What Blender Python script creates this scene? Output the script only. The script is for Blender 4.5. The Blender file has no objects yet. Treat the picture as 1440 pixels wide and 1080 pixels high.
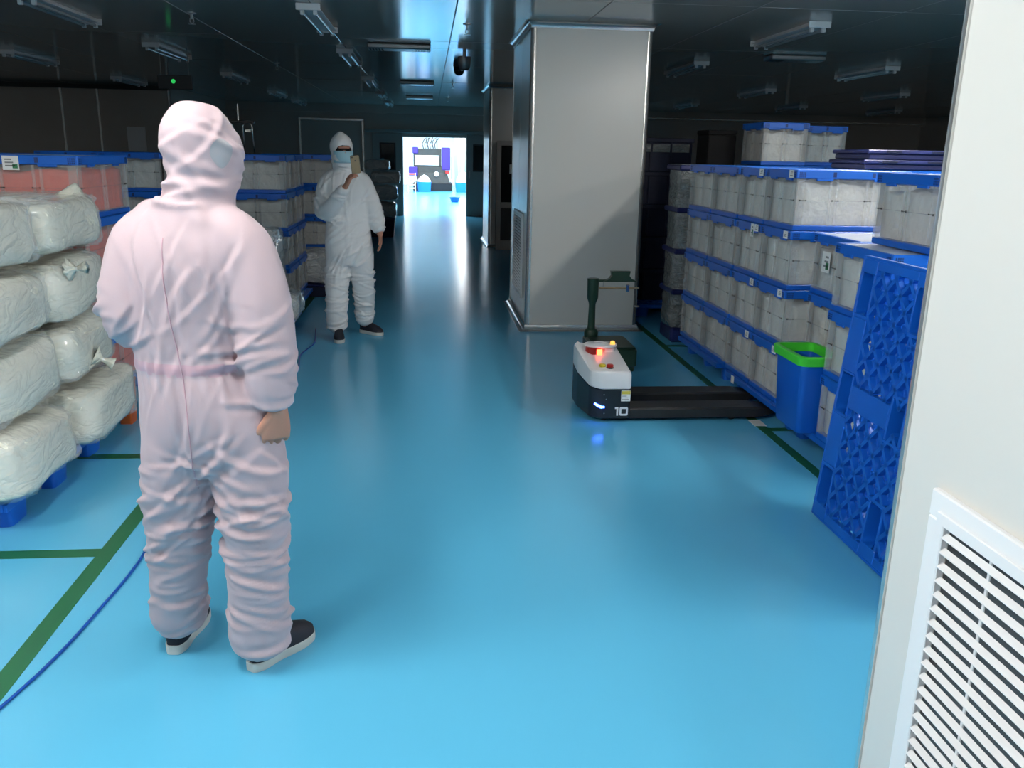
import bpy, bmesh, math, random
import numpy as np
from mathutils import Vector, Matrix, noise
random.seed(7)
scene = bpy.context.scene
col = scene.collection
PI = math.pi

# ---------------------------------------------------------------- camera, world, exposure
CAM_H = 1.6
cam_data = bpy.data.cameras.new('camera')
cam_data.sensor_width = 36.0
cam_data.lens = 30.0
cam_data.clip_start = 0.05
cam_data.clip_end = 200
cam = bpy.data.objects.new('camera', cam_data)
col.objects.link(cam)
_right = Vector((0.99519, -0.0942, 0.0194)).normalized()
_fwd = Vector((0.0958, 0.9606, -0.2609)).normalized()
_up = _right.cross(_fwd).normalized()
_right = _fwd.cross(_up).normalized()
m = Matrix((( _right.x, _up.x, -_fwd.x, 0), (_right.y, _up.y, -_fwd.y, 0), (_right.z, _up.z, -_fwd.z, CAM_H), (0, 0, 0, 1)))
cam.matrix_world = m
scene.camera = cam

world = bpy.data.worlds.new('world')
scene.world = world
world.use_nodes = True
world.node_tree.nodes['Background'].inputs[0].default_value = (0.9, 0.95, 1.0, 1)
world.node_tree.nodes['Background'].inputs[1].default_value = 0.05
scene.view_settings.view_transform = 'Standard'
scene.view_settings.look = 'None'
scene.view_settings.gamma = 1.0
scene.view_settings.exposure = 0.0
scene.view_settings.use_curve_mapping = False
TUBE_L = 172.0        # radiance of the lit fluorescent tubes
ROOM_W = 215.0       # each ceiling panel of the bright room beyond the doorway

# ---------------------------------------------------------------- helpers
def M_(name, color, rough=0.5, metal=0.0, spec=0.5, coat=0.0, coat_rough=0.05, alpha=1.0, emit=None, emit_s=0.0,
       bump=None, vary=None, trans=0.0, sub=0.0):
    """bump=(scale, strength, distance, stretch xyz or None), vary=(scale, amount)"""
    mt = bpy.data.materials.new(name)
    mt.use_nodes = True
    nt = mt.node_tree
    b = nt.nodes['Principled BSDF']
    b.inputs['Base Color'].default_value = (*color, 1)
    b.inputs['Roughness'].default_value = rough
    b.inputs['Metallic'].default_value = metal
    b.inputs['Specular IOR Level'].default_value = spec
    b.inputs['Coat Weight'].default_value = coat
    b.inputs['Coat Roughness'].default_value = coat_rough
    b.inputs['Alpha'].default_value = alpha
    b.inputs['Transmission Weight'].default_value = trans
    if sub:
        b.inputs['Subsurface Weight'].default_value = sub
        b.inputs['Subsurface Radius'].default_value = (0.02, 0.02, 0.02)
    if emit:
        b.inputs['Emission Color'].default_value = (*emit, 1)
        b.inputs['Emission Strength'].default_value = emit_s
    tc = None
    if bump or vary:
        tc = nt.nodes.new('ShaderNodeTexCoord')
    if vary:
        n = nt.nodes.new('ShaderNodeTexNoise'); n.inputs['Scale'].default_value = vary[0]; n.inputs['Detail'].default_value = 4
        nt.links.new(tc.outputs['Object'], n.inputs['Vector'])
        mx = nt.nodes.new('ShaderNodeMix'); mx.data_type = 'RGBA'
        a = vary[1]
        mx.inputs[6].default_value = (*[max(0, c * (1 - a)) for c in color], 1)
        mx.inputs[7].default_value = (*[min(1, c * (1 + a)) for c in color], 1)
        nt.links.new(n.outputs['Fac'], mx.inputs[0]); nt.links.new(mx.outputs[2], b.inputs['Base Color'])
    if bump:
        n = nt.nodes.new('ShaderNodeTexNoise'); n.inputs['Scale'].default_value = bump[0]; n.inputs['Detail'].default_value = 5
        vec = tc.outputs['Object']
        if len(bump) > 3 and bump[3]:
            mp = nt.nodes.new('ShaderNodeMapping'); mp.inputs['Scale'].default_value = bump[3]
            nt.links.new(vec, mp.inputs['Vector']); vec = mp.outputs['Vector']
        nt.links.new(vec, n.inputs['Vector'])
        bp = nt.nodes.new('ShaderNodeBump'); bp.inputs['Strength'].default_value = bump[1]; bp.inputs['Distance'].default_value = bump[2]
        nt.links.new(n.outputs['Fac'], bp.inputs['Height']); nt.links.new(bp.outputs['Normal'], b.inputs['Normal'])
    return mt

class MB:
    def __init__(s): s.v = []; s.f = []
    def add(s, vs, fs):
        o = len(s.v); s.v += [tuple(p) for p in vs]; s.f += [tuple(i + o for i in f) for f in fs]; return s
    def box(s, x0, x1, y0, y1, z0, z1):
        return s.add([(x0,y0,z0),(x1,y0,z0),(x1,y1,z0),(x0,y1,z0),(x0,y0,z1),(x1,y0,z1),(x1,y1,z1),(x0,y1,z1)],
                     [(0,3,2,1),(4,5,6,7),(0,1,5,4),(1,2,6,5),(2,3,7,6),(3,0,4,7)])
    def cbox(s, x0, x1, y0, y1, z0, z1, b=0.005):
        b = min(b, (x1-x0)*.49, (y1-y0)*.49, (z1-z0)*.49)
        rings = []
        for z, i in ((z0, b), (z0+b, 0), (z1-b, 0), (z1, b)):
            X0, X1, Y0, Y1 = x0+i, x1-i, y0+i, y1-i
            c = b if i == 0 else b*0.3
            rings.append([(X0+c,Y0,z),(X1-c,Y0,z),(X1,Y0+c,z),(X1,Y1-c,z),(X1-c,Y1,z),(X0+c,Y1,z),(X0,Y1-c,z),(X0,Y0+c,z)])
        return s.loft(rings)
    def loft(s, rings, cap=True, closed=False):
        n = len(rings[0]); o = len(s.v)
        for r in rings: s.v += [tuple(p) for p in r]
        k = len(rings)
        for a in range(k if closed else k-1):
            A = o + a*n; B = o + ((a+1) % k)*n
            for i in range(n):
                j = (i+1) % n
                s.f.append((A+i, A+j, B+j, B+i))
        if cap and not closed:
            s.f.append(tuple(o+i for i in reversed(range(n)))); s.f.append(tuple(o+(k-1)*n+i for i in range(n)))
        return s
    def tube(s, pts, r, n=8, cap=True):
        pts = [Vector(p) for p in pts]; rings = []; prev = None
        for i, p in enumerate(pts):
            t = (pts[min(i+1, len(pts)-1)] - pts[max(i-1, 0)]).normalized()
            if prev is None:
                a = Vector((0,0,1)) if abs(t.z) < .9 else Vector((1,0,0))
                u = (a - t*a.dot(t)).normalized()
            else:
                u = (prev - t*prev.dot(t)).normalized()
            prev = u; w = t.cross(u)
            rr = r[i] if isinstance(r, (list, tuple)) else r
            rings.append([p + (u*math.cos(2*PI*k/n) + w*math.sin(2*PI*k/n))*rr for k in range(n)])
        return s.loft(rings, cap)
    def lathe(s, prof, c=(0,0,0), n=24, axis='z'):
        rings = []
        for r, z in prof:
            ring = []
            for k in range(n):
                a = 2*PI*k/n; x, y = r*math.cos(a), r*math.sin(a)
                p = (x, y, z) if axis == 'z' else ((z, x, y) if axis == 'x' else (y, z, x))
                ring.append((p[0]+c[0], p[1]+c[1], p[2]+c[2]))
            rings.append(ring)
        return s.loft(rings)
    def prism(s, poly, z0, z1):
        return s.loft([[(x, y, z0) for x, y in poly], [(x, y, z1) for x, y in poly]])
    def obox(s, c, ax, ay, az, hx, hy, hz):
        c = Vector(c); ax, ay, az = Vector(ax), Vector(ay), Vector(az)
        vs = [c + ax*(hx*i) + ay*(hy*j) + az*(hz*k) for k in (-1,1) for i, j in ((-1,-1),(1,-1),(1,1),(-1,1))]
        return s.add(vs, [(0,3,2,1),(4,5,6,7),(0,1,5,4),(1,2,6,5),(2,3,7,6),(3,0,4,7)])
    def mesh(s, name, mat=None, smooth=False):
        me = bpy.data.meshes.new(name); me.from_pydata(s.v, [], s.f)
        if mat: me.materials.append(mat)
        if smooth is True: me.shade_smooth()
        elif smooth: 
            me.shade_smooth(); me.set_sharp_from_angle(angle=math.radians(smooth))
        me.update(); return me
    def build(s, name, mat, parent=None, smooth=False, loc=None):
        bm = bmesh.new(); me = s.mesh(name, mat); bm.from_mesh(me); bmesh.ops.recalc_face_normals(bm, faces=bm.faces); bm.to_mesh(me); bm.free()
        if smooth is True: me.shade_smooth()
        elif smooth:
            me.shade_smooth(); me.set_sharp_from_angle(angle=math.radians(smooth))
        return link(name, me, parent, loc)

def link(name, me, parent=None, loc=None):
    o = bpy.data.objects.new(name, me); col.objects.link(o)
    if parent is not None: o.parent = parent
    if loc is not None: o.location = loc
    return o
def tag(o, label, cat, group=None, kind=None):
    if label: o['label'] = label
    if cat: o['category'] = cat
    if group: o['group'] = group
    if kind: o['kind'] = kind
    return o
def struct(o, label=None):
    o['kind'] = 'structure'
    if label: o['label'] = label
    return o
def thing(name, label, cat, loc=(0,0,0), rz=0, group=None):
    o = bpy.data.objects.new(name, None); col.objects.link(o); o.empty_display_size = .05
    o.location = loc; o.rotation_euler = (0, 0, rz)
    return tag(o, label, cat, group)
def kids(o): return [c for c in bpy.data.objects if c.parent == o]
TREE = {}
def copy_tree(o, parent=None):
    c = o.copy(); col.objects.link(c); c.parent = parent
    for ch in (TREE[o.name] if o.name in TREE else kids(o)):
        if ch: copy_tree(ch, c)
    return c
def dup(o, loc, rz=0, label=None, group=None):
    c = copy_tree(o); c.location = loc; c.rotation_euler = (0, 0, rz)
    if label: c['label'] = label
    if group: c['group'] = group
    return c
def text(name, s, size, mat, parent, mtx, extrude=0.001, bold=0.0):
    cu = bpy.data.curves.new(name, 'FONT'); cu.body = s; cu.size = size; cu.extrude = extrude; cu.offset = bold
    cu.align_x = 'CENTER'; cu.align_y = 'CENTER'
    tmp = bpy.data.objects.new(name, cu); col.objects.link(tmp)
    me = bpy.data.meshes.new_from_object(tmp.evaluated_get(bpy.context.evaluated_depsgraph_get())); bpy.data.objects.remove(tmp)
    me.materials.clear(); me.materials.append(mat)
    o = link(name, me, parent); o.matrix_local = mtx
    return o
def basis(c, x, y):
    x = Vector(x).normalized(); y = Vector(y).normalized(); z = x.cross(y)
    return Matrix(((x.x,y.x,z.x,c[0]),(x.y,y.y,z.y,c[1]),(x.z,y.z,z.z,c[2]),(0,0,0,1)))
def fbm(p, o=4):
    return noise.fractal(Vector(p), 1.0, 2.0, o)

# ---------------------------------------------------------------- materials
mt = {}
mt['floor'] = M_('blue_epoxy', (0.115, 0.50, 0.77), rough=0.2, spec=0.5, bump=(1.2, 0.04, 0.02), vary=(0.6, 0.05))
mt['line'] = M_('green_tape', (0.012, 0.13, 0.05), rough=0.35)
mt['line_white'] = M_('white_tape', (0.7, 0.7, 0.68), rough=0.5)
mt['ceil'] = M_('ceiling_panel', (0.41, 0.375, 0.345), rough=0.13, spec=0.6, bump=(0.8, 0.03, 0.02))
mt['wall'] = M_('grey_wall_panel', (0.45, 0.41, 0.375), rough=0.3, bump=(1.0, 0.02, 0.02))
mt['panel'] = M_('white_column_panel', (0.70, 0.685, 0.645), rough=0.22, spec=0.5, bump=(0.9, 0.02, 0.02))
mt['alu'] = M_('aluminium_trim', (0.72, 0.72, 0.71), rough=0.25, metal=0.85)
mt['white_paint'] = M_('white_painted_metal', (0.83, 0.83, 0.84), rough=0.35)
mt['steel'] = M_('dull_steel', (0.45, 0.46, 0.47), rough=0.35, metal=0.9)
mt['chrome'] = M_('chrome', (0.8, 0.8, 0.8), rough=0.12, metal=1.0)
mt['black'] = M_('black_plastic', (0.012, 0.012, 0.014), rough=0.4)
mt['black_matte'] = M_('black_matte_plastic', (0.010, 0.010, 0.011), rough=0.75, spec=0.2)
mt['darkmetal'] = M_('dark_grille_metal', (0.04, 0.042, 0.045), rough=0.5)
mt['tube_off'] = M_('unlit_tube_glass', (0.5, 0.51, 0.52), rough=0.15)
mt['tube_on'] = M_('lit_tube', (1, 1, 1), emit=(1, 0.965, 0.91), emit_s=TUBE_L)
mt['diffuser'] = M_('lit_diffuser', (1, 1, 1), emit=(1, 1, 1), emit_s=4)
mt['blue'] = M_('blue_plastic', (0.005, 0.115, 0.56), rough=0.36, vary=(3, 0.08))
mt['blue_rim'] = M_('blue_lid_plastic', (0.006, 0.135, 0.62), rough=0.33)
mt['blue_dark'] = M_('blue_slot', (0.004, 0.03, 0.16), rough=0.5)
mt['clear'] = M_('clear_crate_plastic', (0.82, 0.83, 0.82), rough=0.14, alpha=0.17)
mt['lid_clear'] = M_('milky_lid_plastic', (0.66, 0.70, 0.78), rough=0.3)
mt['mark'] = M_('black_moulded_mark', (0.02, 0.02, 0.02), rough=0.5)
mt['liner'] = M_('white_plastic_liner', (0.76, 0.76, 0.72), rough=0.3, coat=0.4, bump=(9, 0.9, 0.05), vary=(7, 0.14))
mt['liner_red'] = M_('red_plastic_liner', (0.88, 0.10, 0.05), rough=0.3, coat=0.3, bump=(9, 0.5, 0.04), vary=(5, 0.15))
mt['paper'] = M_('white_paper', (0.85, 0.85, 0.83), rough=0.7)
mt['print'] = M_('grey_print', (0.25, 0.26, 0.26), rough=0.7)
mt['greenprint'] = M_('green_print', (0.06, 0.25, 0.12), rough=0.7)
mt['green'] = M_('bright_green_plastic', (0.07, 0.72, 0.04), rough=0.35)
mt['navy'] = M_('navy_plastic', (0.012, 0.018, 0.10), rough=0.35)
mt['navy_dark'] = M_('dark_crate_plastic', (0.010, 0.014, 0.04), rough=0.55, spec=0.3)
mt['scale'] = M_('dark_green_enamel', (0.012, 0.042, 0.025), rough=0.35)
mt['brass'] = M_('brass', (0.6, 0.42, 0.25), rough=0.3, metal=0.9)
mt['cable'] = M_('blue_cable', (0.005, 0.08, 0.42), rough=0.45)
mt['glass_dark'] = M_('dark_window_glass', (0.01, 0.013, 0.014), rough=0.08)
mt['door'] = M_('grey_door', (0.27, 0.275, 0.265), rough=0.35)
mt['white_room'] = M_('white_room_wall', (0.86, 0.87, 0.88), rough=0.5)

def film_mat(name, color, scale=6.0, strength=0.8, rough=0.25):
    mt_ = bpy.data.materials.new(name); mt_.use_nodes = True; nt = mt_.node_tree; b = nt.nodes['Principled BSDF']
    b.inputs['Base Color'].default_value = (*color, 1); b.inputs['Roughness'].default_value = rough
    b.inputs['Coat Weight'].default_value = 0.8; b.inputs['Coat Roughness'].default_value = 0.08
    b.inputs['Subsurface Weight'].default_value = 0.0
    tc = nt.nodes.new('ShaderNodeTexCoord')
    n1 = nt.nodes.new('ShaderNodeTexNoise'); n1.inputs['Scale'].default_value = scale; n1.inputs['Detail'].default_value = 3; n1.inputs['Distortion'].default_value = 1.2
    mp = nt.nodes.new('ShaderNodeMapping'); mp.inputs['Scale'].default_value = (1.0, 1.0, 2.2); mp.inputs['Rotation'].default_value = (0.5, 0.3, 0.4)
    nt.links.new(tc.outputs['Object'], mp.inputs['Vector']); nt.links.new(mp.outputs['Vector'], n1.inputs['Vector'])
    # ridges: 1-|2n-1|
    a = nt.nodes.new('ShaderNodeMath'); a.operation = 'MULTIPLY_ADD'; a.inputs[1].default_value = 2; a.inputs[2].default_value = -1
    c = nt.nodes.new('ShaderNodeMath'); c.operation = 'ABSOLUTE'
    d = nt.nodes.new('ShaderNodeMath'); d.operation = 'POWER'; d.inputs[1].default_value = 0.6
    nt.links.new(n1.outputs['Fac'], a.inputs[0]); nt.links.new(a.outputs[0], c.inputs[0]); nt.links.new(c.outputs[0], d.inputs[0])
    n2 = nt.nodes.new('ShaderNodeTexVoronoi'); n2.inputs['Scale'].default_value = scale*2.2; n2.feature = 'DISTANCE_TO_EDGE'
    nt.links.new(mp.outputs['Vector'], n2.inputs['Vector'])
    s = nt.nodes.new('ShaderNodeMath'); s.operation = 'MULTIPLY_ADD'; s.inputs[1].default_value = 0.35
    nt.links.new(n2.outputs['Distance'], s.inputs[0]); nt.links.new(d.outputs[0], s.inputs[2])
    bp = nt.nodes.new('ShaderNodeBump'); bp.inputs['Strength'].default_value = strength; bp.inputs['Distance'].default_value = 0.03
    nt.links.new(s.outputs[0], bp.inputs['Height']); nt.links.new(bp.outputs['Normal'], b.inputs['Normal'])
    n3 = nt.nodes.new('ShaderNodeTexNoise'); n3.inputs['Scale'].default_value = 3.5
    nt.links.new(tc.outputs['Object'], n3.inputs['Vector'])
    mx = nt.nodes.new('ShaderNodeMix'); mx.data_type = 'RGBA'
    mx.inputs[6].default_value = (*[x*0.80 for x in color], 1); mx.inputs[7].default_value = (*[min(1, x*1.12) for x in color], 1)
    nt.links.new(n3.outputs['Fac'], mx.inputs[0]); nt.links.new(mx.outputs[2], b.inputs['Base Color'])
    return mt_
mt['bag'] = film_mat('milky_plastic_film', (0.92, 0.89, 0.77), scale=5.5, strength=.45)
mt['film'] = M_('clear_glossy_film', (0.93, 0.95, 0.95), rough=0.08, alpha=0.24, coat=0.6, bump=(20, 0.5, 0.01, (1, 1, 1.6)))
mt['bag_clear'] = film_mat('grey_clear_film', (0.80, 0.81, 0.79), scale=8, strength=1.0, rough=0.2)
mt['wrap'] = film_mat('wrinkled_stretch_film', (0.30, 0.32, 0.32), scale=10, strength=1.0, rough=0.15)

def cloth_mat(name, color):
    mt_ = M_(name, color, rough=0.62, spec=0.3, bump=(220, 0.12, 0.002), vary=(4, 0.03))
    b = mt_.node_tree.nodes['Principled BSDF']
    b.inputs['Sheen Weight'].default_value = 0.15
    return mt_
mt['pink'] = cloth_mat('pale_pink_cloth', (0.51, 0.395, 0.428))
mt['pink_band'] = cloth_mat('pink_elastic_band', (0.53, 0.345, 0.40))
mt['white_cloth'] = cloth_mat('white_cloth', (0.78, 0.79, 0.80))
mt['mesh_grey'] = M_('grey_mesh_cloth', (0.36, 0.36, 0.39), rough=0.7)
mt['skin'] = M_('skin', (0.50, 0.245, 0.17), rough=0.5, sub=0.05, vary=(20, 0.06))
mt['hair'] = M_('black_hair', (0.01, 0.009, 0.008), rough=0.45)
mt['mask'] = M_('pale_blue_mask', (0.36, 0.60, 0.70), rough=0.7, bump=(60, .2, .002, (0.2, 0.2, 3)))
mt['shoe'] = M_('navy_shoe_cloth', (0.010, 0.011, 0.02), rough=0.75)
mt['sole'] = M_('white_rubber_sole', (0.62, 0.62, 0.58), rough=0.55)
mt['gold'] = M_('gold_phone', (0.36, 0.26, 0.15), rough=0.35, metal=0.4)
mt['eye'] = M_('eye_dark', (0.02, 0.015, 0.012), rough=0.15)
mt['orange'] = M_('orange_plastic', (0.62, 0.12, 0.02), rough=0.45)

# ---------------------------------------------------------------- the room
XL, XR, YB, YF = -9.5, 13.0, -7.0, 22.5
ZC = 2.70
floor = struct(MB().box(XL-.2, XR+.2, YB-.2, 46, -0.12, 0).build('floor', mt['floor']))
# green tape on the floor, each strip a piece of the floor
def strip(x0, x1, y0, y1, mat='line', z=0.0015):
    return MB().box(x0, x1, y0, y1, -0.001, z).build('floor_line', mt[mat], floor)
strip(-1.345, -1.275, -1.0, 12.5)
strip(-3.6, -1.345, 3.275, 3.345); strip(-3.6, -1.345, 4.43, 4.50)
strip(-3.2, -1.345, 7.0, 7.07)
strip(2.005, 2.065, 3.2, 14.0)
strip(2.065, 3.2, 7.10, 7.16)
strip(2.065, 2.7, 4.76, 4.82)
MB().box(2.0, 2.075, 4.86, 4.98, -0.001, 0.0025).build('floor_label', mt['line_white'], floor)

ceiling = struct(MB().box(XL-.2, XR+.2, YB-.2, YF, ZC+.02, ZC+.12).build('ceiling', mt['darkmetal']))
xs = [-.91+1.135*k for k in range(-8, 13)]; ys = [6.75+2.7*k for k in range(-5, 7)]
pm = {}
def edge(a, lo, hi): return [lo] + [v for v in a if lo < v < hi] + [hi]
xs = edge(xs, XL, XR); ys = edge(ys, YB, YF)
for i in range(len(xs)-1):
    for j in range(len(ys)-1):
        w, d = round(xs[i+1]-xs[i], 4), round(ys[j+1]-ys[j], 4)
        if (w, d) not in pm:
            g = .0035
            pm[(w, d)] = MB().cbox(-w/2+g, w/2-g, -d/2+g, d/2-g, 0, .03, .003).mesh('ceiling_panel', mt['ceil'])
        o = link('ceiling_panel', pm[(w, d)], ceiling, ((xs[i]+xs[i+1])/2, (ys[j]+ys[j+1])/2, ZC))
        o.rotation_euler = (random.uniform(-1, 1)*.0012, random.uniform(-1, 1)*.0012, 0)

# outer walls
struct(MB().box(XL-.2, XL, YB, YF, 0, ZC+.02).build('wall_left', mt['wall']))
struct(MB().box(XR, XR+.2, YB, YF, 0, ZC+.02).build('wall_right', mt['wall']))
struct(MB().box(XL-.2, XR+.2, YB-.2, YB, 0, ZC+.02).build('wall_back', mt['wall']))
DX0, DX1, DH = -0.64, 0.955, 1.95         # doorway
wf = MB(); wf.box(XL-.2, DX0, YF, YF+.15, 0, ZC+.1); wf.box(DX1, XR+.2, YF, YF+.15, 0, ZC+.1); wf.box(DX0, DX1, YF, YF+.15, DH, ZC+.1)
wall_front = struct(wf.build('wall_front', mt['wall']))
# beam under the ceiling at the far wall and thin trims on it
MB().box(XL, XR, YF-.18, YF-.001, 2.5, ZC).build('beam', mt['wall'], wall_front)
MB().cbox(1.6, XR, YF-.205, YF-.181, 2.52, 2.545, .005).build('trim', mt['alu'], wall_front)
fr = MB(); fr.cbox(-3.2, -1.60, YF-.05, YF-.001, 2.30, 2.36, .008); fr.cbox(-1.66, -1.60, YF-.05, YF-.001, 0, 2.30, .008); fr.cbox(-3.2, -3.14, YF-.05, YF-.001, 0, 2.30, .008)
fr.build('trim', mt['alu'], wall_front)
MB().cbox(9.2, 9.28, YF-.05, YF-.001, 0, 2.5, .01).build('trim', mt['alu'], wall_front)
# projecting wall at the left rear, with bright panel seams
wb = struct(MB().box(XL, -4.9, 17.6, YF, 0, ZC+.02).build('wall_left_rear', mt['wall']))
for x in (-6.86, -6.20): MB().cbox(x-.025, x+.025, 17.575, 17.6, 0, ZC, .008).build('trim', mt['alu'], wb)
MB().cbox(-4.93, -4.87, 17.57, 17.63, 0, ZC, .02).build('trim', mt['alu'], wb)
MB().box(XL, -4.9, 17.55, 17.6, 2.62, ZC).build('trim', mt['darkmetal'], wb)

# columns: four panels, rounded corner posts, coves above and below
def column(name, x0, x1, y0, y1, label):
    c = struct(MB().box(x0+.03, x1-.03, y0+.03, y1-.03, 0, ZC+.02).build(name, mt['panel']), label)
    c['category'] = 'column'
    r = .045; z0, z1 = .0, ZC
    t = .016
    MB().cbox(x0+r, x1-r, y0+.004, y0+.035, z0, z1, .003).build('panel', mt['panel'], c)
    MB().cbox(x0+r, x1-r, y1-.035, y1-.004, z0, z1, .003).build('panel', mt['panel'], c)
    for s in (0, 1):
        X = (x0+.004, x0+.035) if s == 0 else (x1-.035, x1-.004)
        ym = (y0+y1)/2
        MB().cbox(X[0], X[1], y0+r, ym-.003, z0, z1, .003).build('panel', mt['panel'], c)
        MB().cbox(X[0], X[1], ym+.003, y1-r, z0, z1, .003).build('panel', mt['panel'], c)
    for cx, cy, a0 in ((x0+r, y0+r, PI), (x1-r, y0+r, 1.5*PI), (x1-r, y1-r, 0), (x0+r, y1-r, PI/2)):
        n = 8; poly = [(cx+r*math.cos(a0+PI/2*k/n), cy+r*math.sin(a0+PI/2*k/n)) for k in range(n+1)] + [(cx+.3*r*math.cos(a0+PI/2), cy+.3*r*math.sin(a0+PI/2)), (cx+.3*r*math.cos(a0), cy+.3*r*math.sin(a0))]
        MB().prism(poly, z0, z1).build('corner_post', mt['alu'], c, smooth=40)
    for nm, zz, s in (('skirting_cove', 0.0, 1), ('ceiling_cove', ZC, -1)):
        q = MB(); R = .055
        ring = []
        for k in range(7):
            a = PI/2*k/6
            o = R*(1-math.sin(a)); h = R*(1-math.cos(a))
            e = o
            ring.append([(x0-e, y0-e, zz+s*h), (x1+e, y0-e, zz+s*h), (x1+e, y1+e, zz+s*h), (x0-e, y1+e, zz+s*h)])
        q.loft(ring, cap=False)
        q.build(nm, mt['alu'], c, smooth=40)
    return c
col_near = column('column', 0.9, 1.97, -.1, 1.505, 'white panelled column standing closest, with a large louvred grille')
col_mid = column('column', 0.885, 1.955, 7.80, 9.40, 'grey panelled column with bright corner posts in the middle of the hall')
col_far = column('column', 1.03, 2.10, 15.1, 16.7, 'dark panelled column far down the aisle behind a framed cabinet')

# louvred return-air grille: frame, backing, mullions, slats
def grille(name, label, X, y0, y1, z0, z1, pitch, fw=.05):
    t = thing(name, label, 'vent grille', (X, (y0+y1)/2, z0))
    hy = (y1-y0)/2; H = z1-z0
    f = MB()
    for (a, b, c, d) in ((-hy, hy, H-fw, H), (-hy, hy, 0, fw), (-hy, -hy+fw, fw, H-fw), (hy-fw, hy, fw, H-fw)): f.cbox(-.014, .0, a, b, c, d, .003)
    f.build('frame', mt['white_paint'], t)
    g = fw*.62; f = MB()
    for (a, b, c, d) in ((-hy+g, hy-g, H-fw-.004, H-g), (-hy+g, hy-g, g, fw+.004), (-hy+g, -hy+fw+.004, fw, H-fw), (hy-fw-.004, hy-g, fw, H-fw)): f.cbox(-.019, -.0135, a, b, c, d, .002)
    f.build('inner_frame', mt['white_paint'], t)
    MB().box(-.001, .003, -hy+fw, hy-fw, fw, H-fw).build('backing', mt['darkmetal'], t)
    n = int((H-2*fw)/pitch); w = hy-fw-.003
    me = None
    prof = [(-.0185, -.0065), (-.0175, -.0078), (-.0085, -.0010), (-.0075, .0002), (-.0085, .0012), (-.0178, -.0048)]
    k = pitch/.0275
    s = MB(); s.loft([[(x, -w, z*k*1.1) for x, z in prof], [(x, w, z*k*1.1) for x, z in prof]])
    me = s.mesh('slat', mt['white_paint'])
    for i in range(n): link('slat', me, t, (0, 0, H-fw-pitch*(i+.6)))
    mm = MB().box(-.0035, .001, -.003, .003, fw, H-fw).mesh('mullion', mt['white_paint'])
    for q in range(1, 6): link('mullion', mm, t, (0, -hy+2*hy*q/6, 0))
    return t
grille('return_air_grille', 'large white louvred air grille low on the closest column', 0.904, .35, 1.342, .22, 1.041, .0275)
grille('return_air_grille', 'narrow looking louvred air grille on the side of the middle column', 0.889, 8.14, 8.95, .25, 1.05, .03, .04)

# sliding doors at the far doorway
def slide_door(x0, x1, wx0, wx1, n):
    d = struct(MB().cbox(x0, x1, YF-.10, YF-.05, .02, 2.03, .006).build('door_%d' % n, mt['door']))
    f = MB(); a, b, c, e = wx0, wx1, 1.17, 1.76
    for q in ((a-.04, b+.04, e, e+.04), (a-.04, b+.04, c-.04, c), (a-.04, a, c, e), (b, b+.04, c, e)): f.cbox(q[0], q[1], YF-.112, YF-.10, q[2], q[3], .003)
    f.build('window_frame', mt['black'], d)
    MB().box(wx0, wx1, YF-.105, YF-.099, c, e).build('pane', mt['glass_dark'], d)
    MB().cbox((x1-.09) if n == 1 else x0+.06, (x1-.06) if n == 1 else x0+.09, YF-.135, YF-.10, .95, 1.15, .005).build('handle', mt['steel'], d)
    return d
slide_door(-1.40, -.645, -1.18, -.86, 1); slide_door(.96, 1.75, 1.16, 1.55, 2)
MB().cbox(-1.6, 1.9, YF-.13, YF-.001, 2.04, 2.12, .01).build('door_track', mt['door'], wall_front)

# the bright room beyond the doorway
BR = struct(MB().box(-4, 4.5, 44, 44.2, 0, 3.6).build('wall_far_room', mt['white_room']))
struct(MB().box(-4.2, -4, YF+.15, 44.2, 0, 3.6).build('wall_far_room_left', mt['white_room']))
struct(MB().box(4.5, 4.7, YF+.15, 44.2, 0, 3.6).build('wall_far_room_right', mt['white_room']))
struct(MB().box(-4.2, 4.7, YF+.15, 44.2, 3.5, 3.6).build('ceiling_far_room', mt['white_room']))
struct(MB().box(-4.2, 4.7, YF+.15, YF+.25, 2.7, 3.6).build('wall_far_room_front', mt['white_room']))
def room_lamp(x, y, label):
    t = thing('ceiling_light', label, 'ceiling light', (x, y, 3.5), 0, 'ceiling lights of the far room')
    MB().cbox(-.65, .65, -.65, .65, -.05, 0, .01).build('housing', mt['white_paint'], t)
    MB().cbox(-.6, .6, -.6, .6, -.06, -.05, .003).build('diffuser', mt['diffuser'], t)
    L = bpy.data.lights.new('lamp_light', 'AREA'); L.shape = 'SQUARE'; L.size = 1.15; L.energy = ROOM_W; L.color = (1, .965, .925)
    o = bpy.data.objects.new('lamp_light', L); col.objects.link(o); o.parent = t; o.location = (0, 0, -.07)
for i, y in enumerate((25.5, 30, 34.5, 39.5)):
    for j, x in enumerate((-1.6, 1.9)):
        room_lamp(x, y, '%s square ceiling light in the bright room, %s pair from the doorway' % (('left', 'right')[j], ('first', 'second', 'third', 'fourth')[i]))

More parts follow.
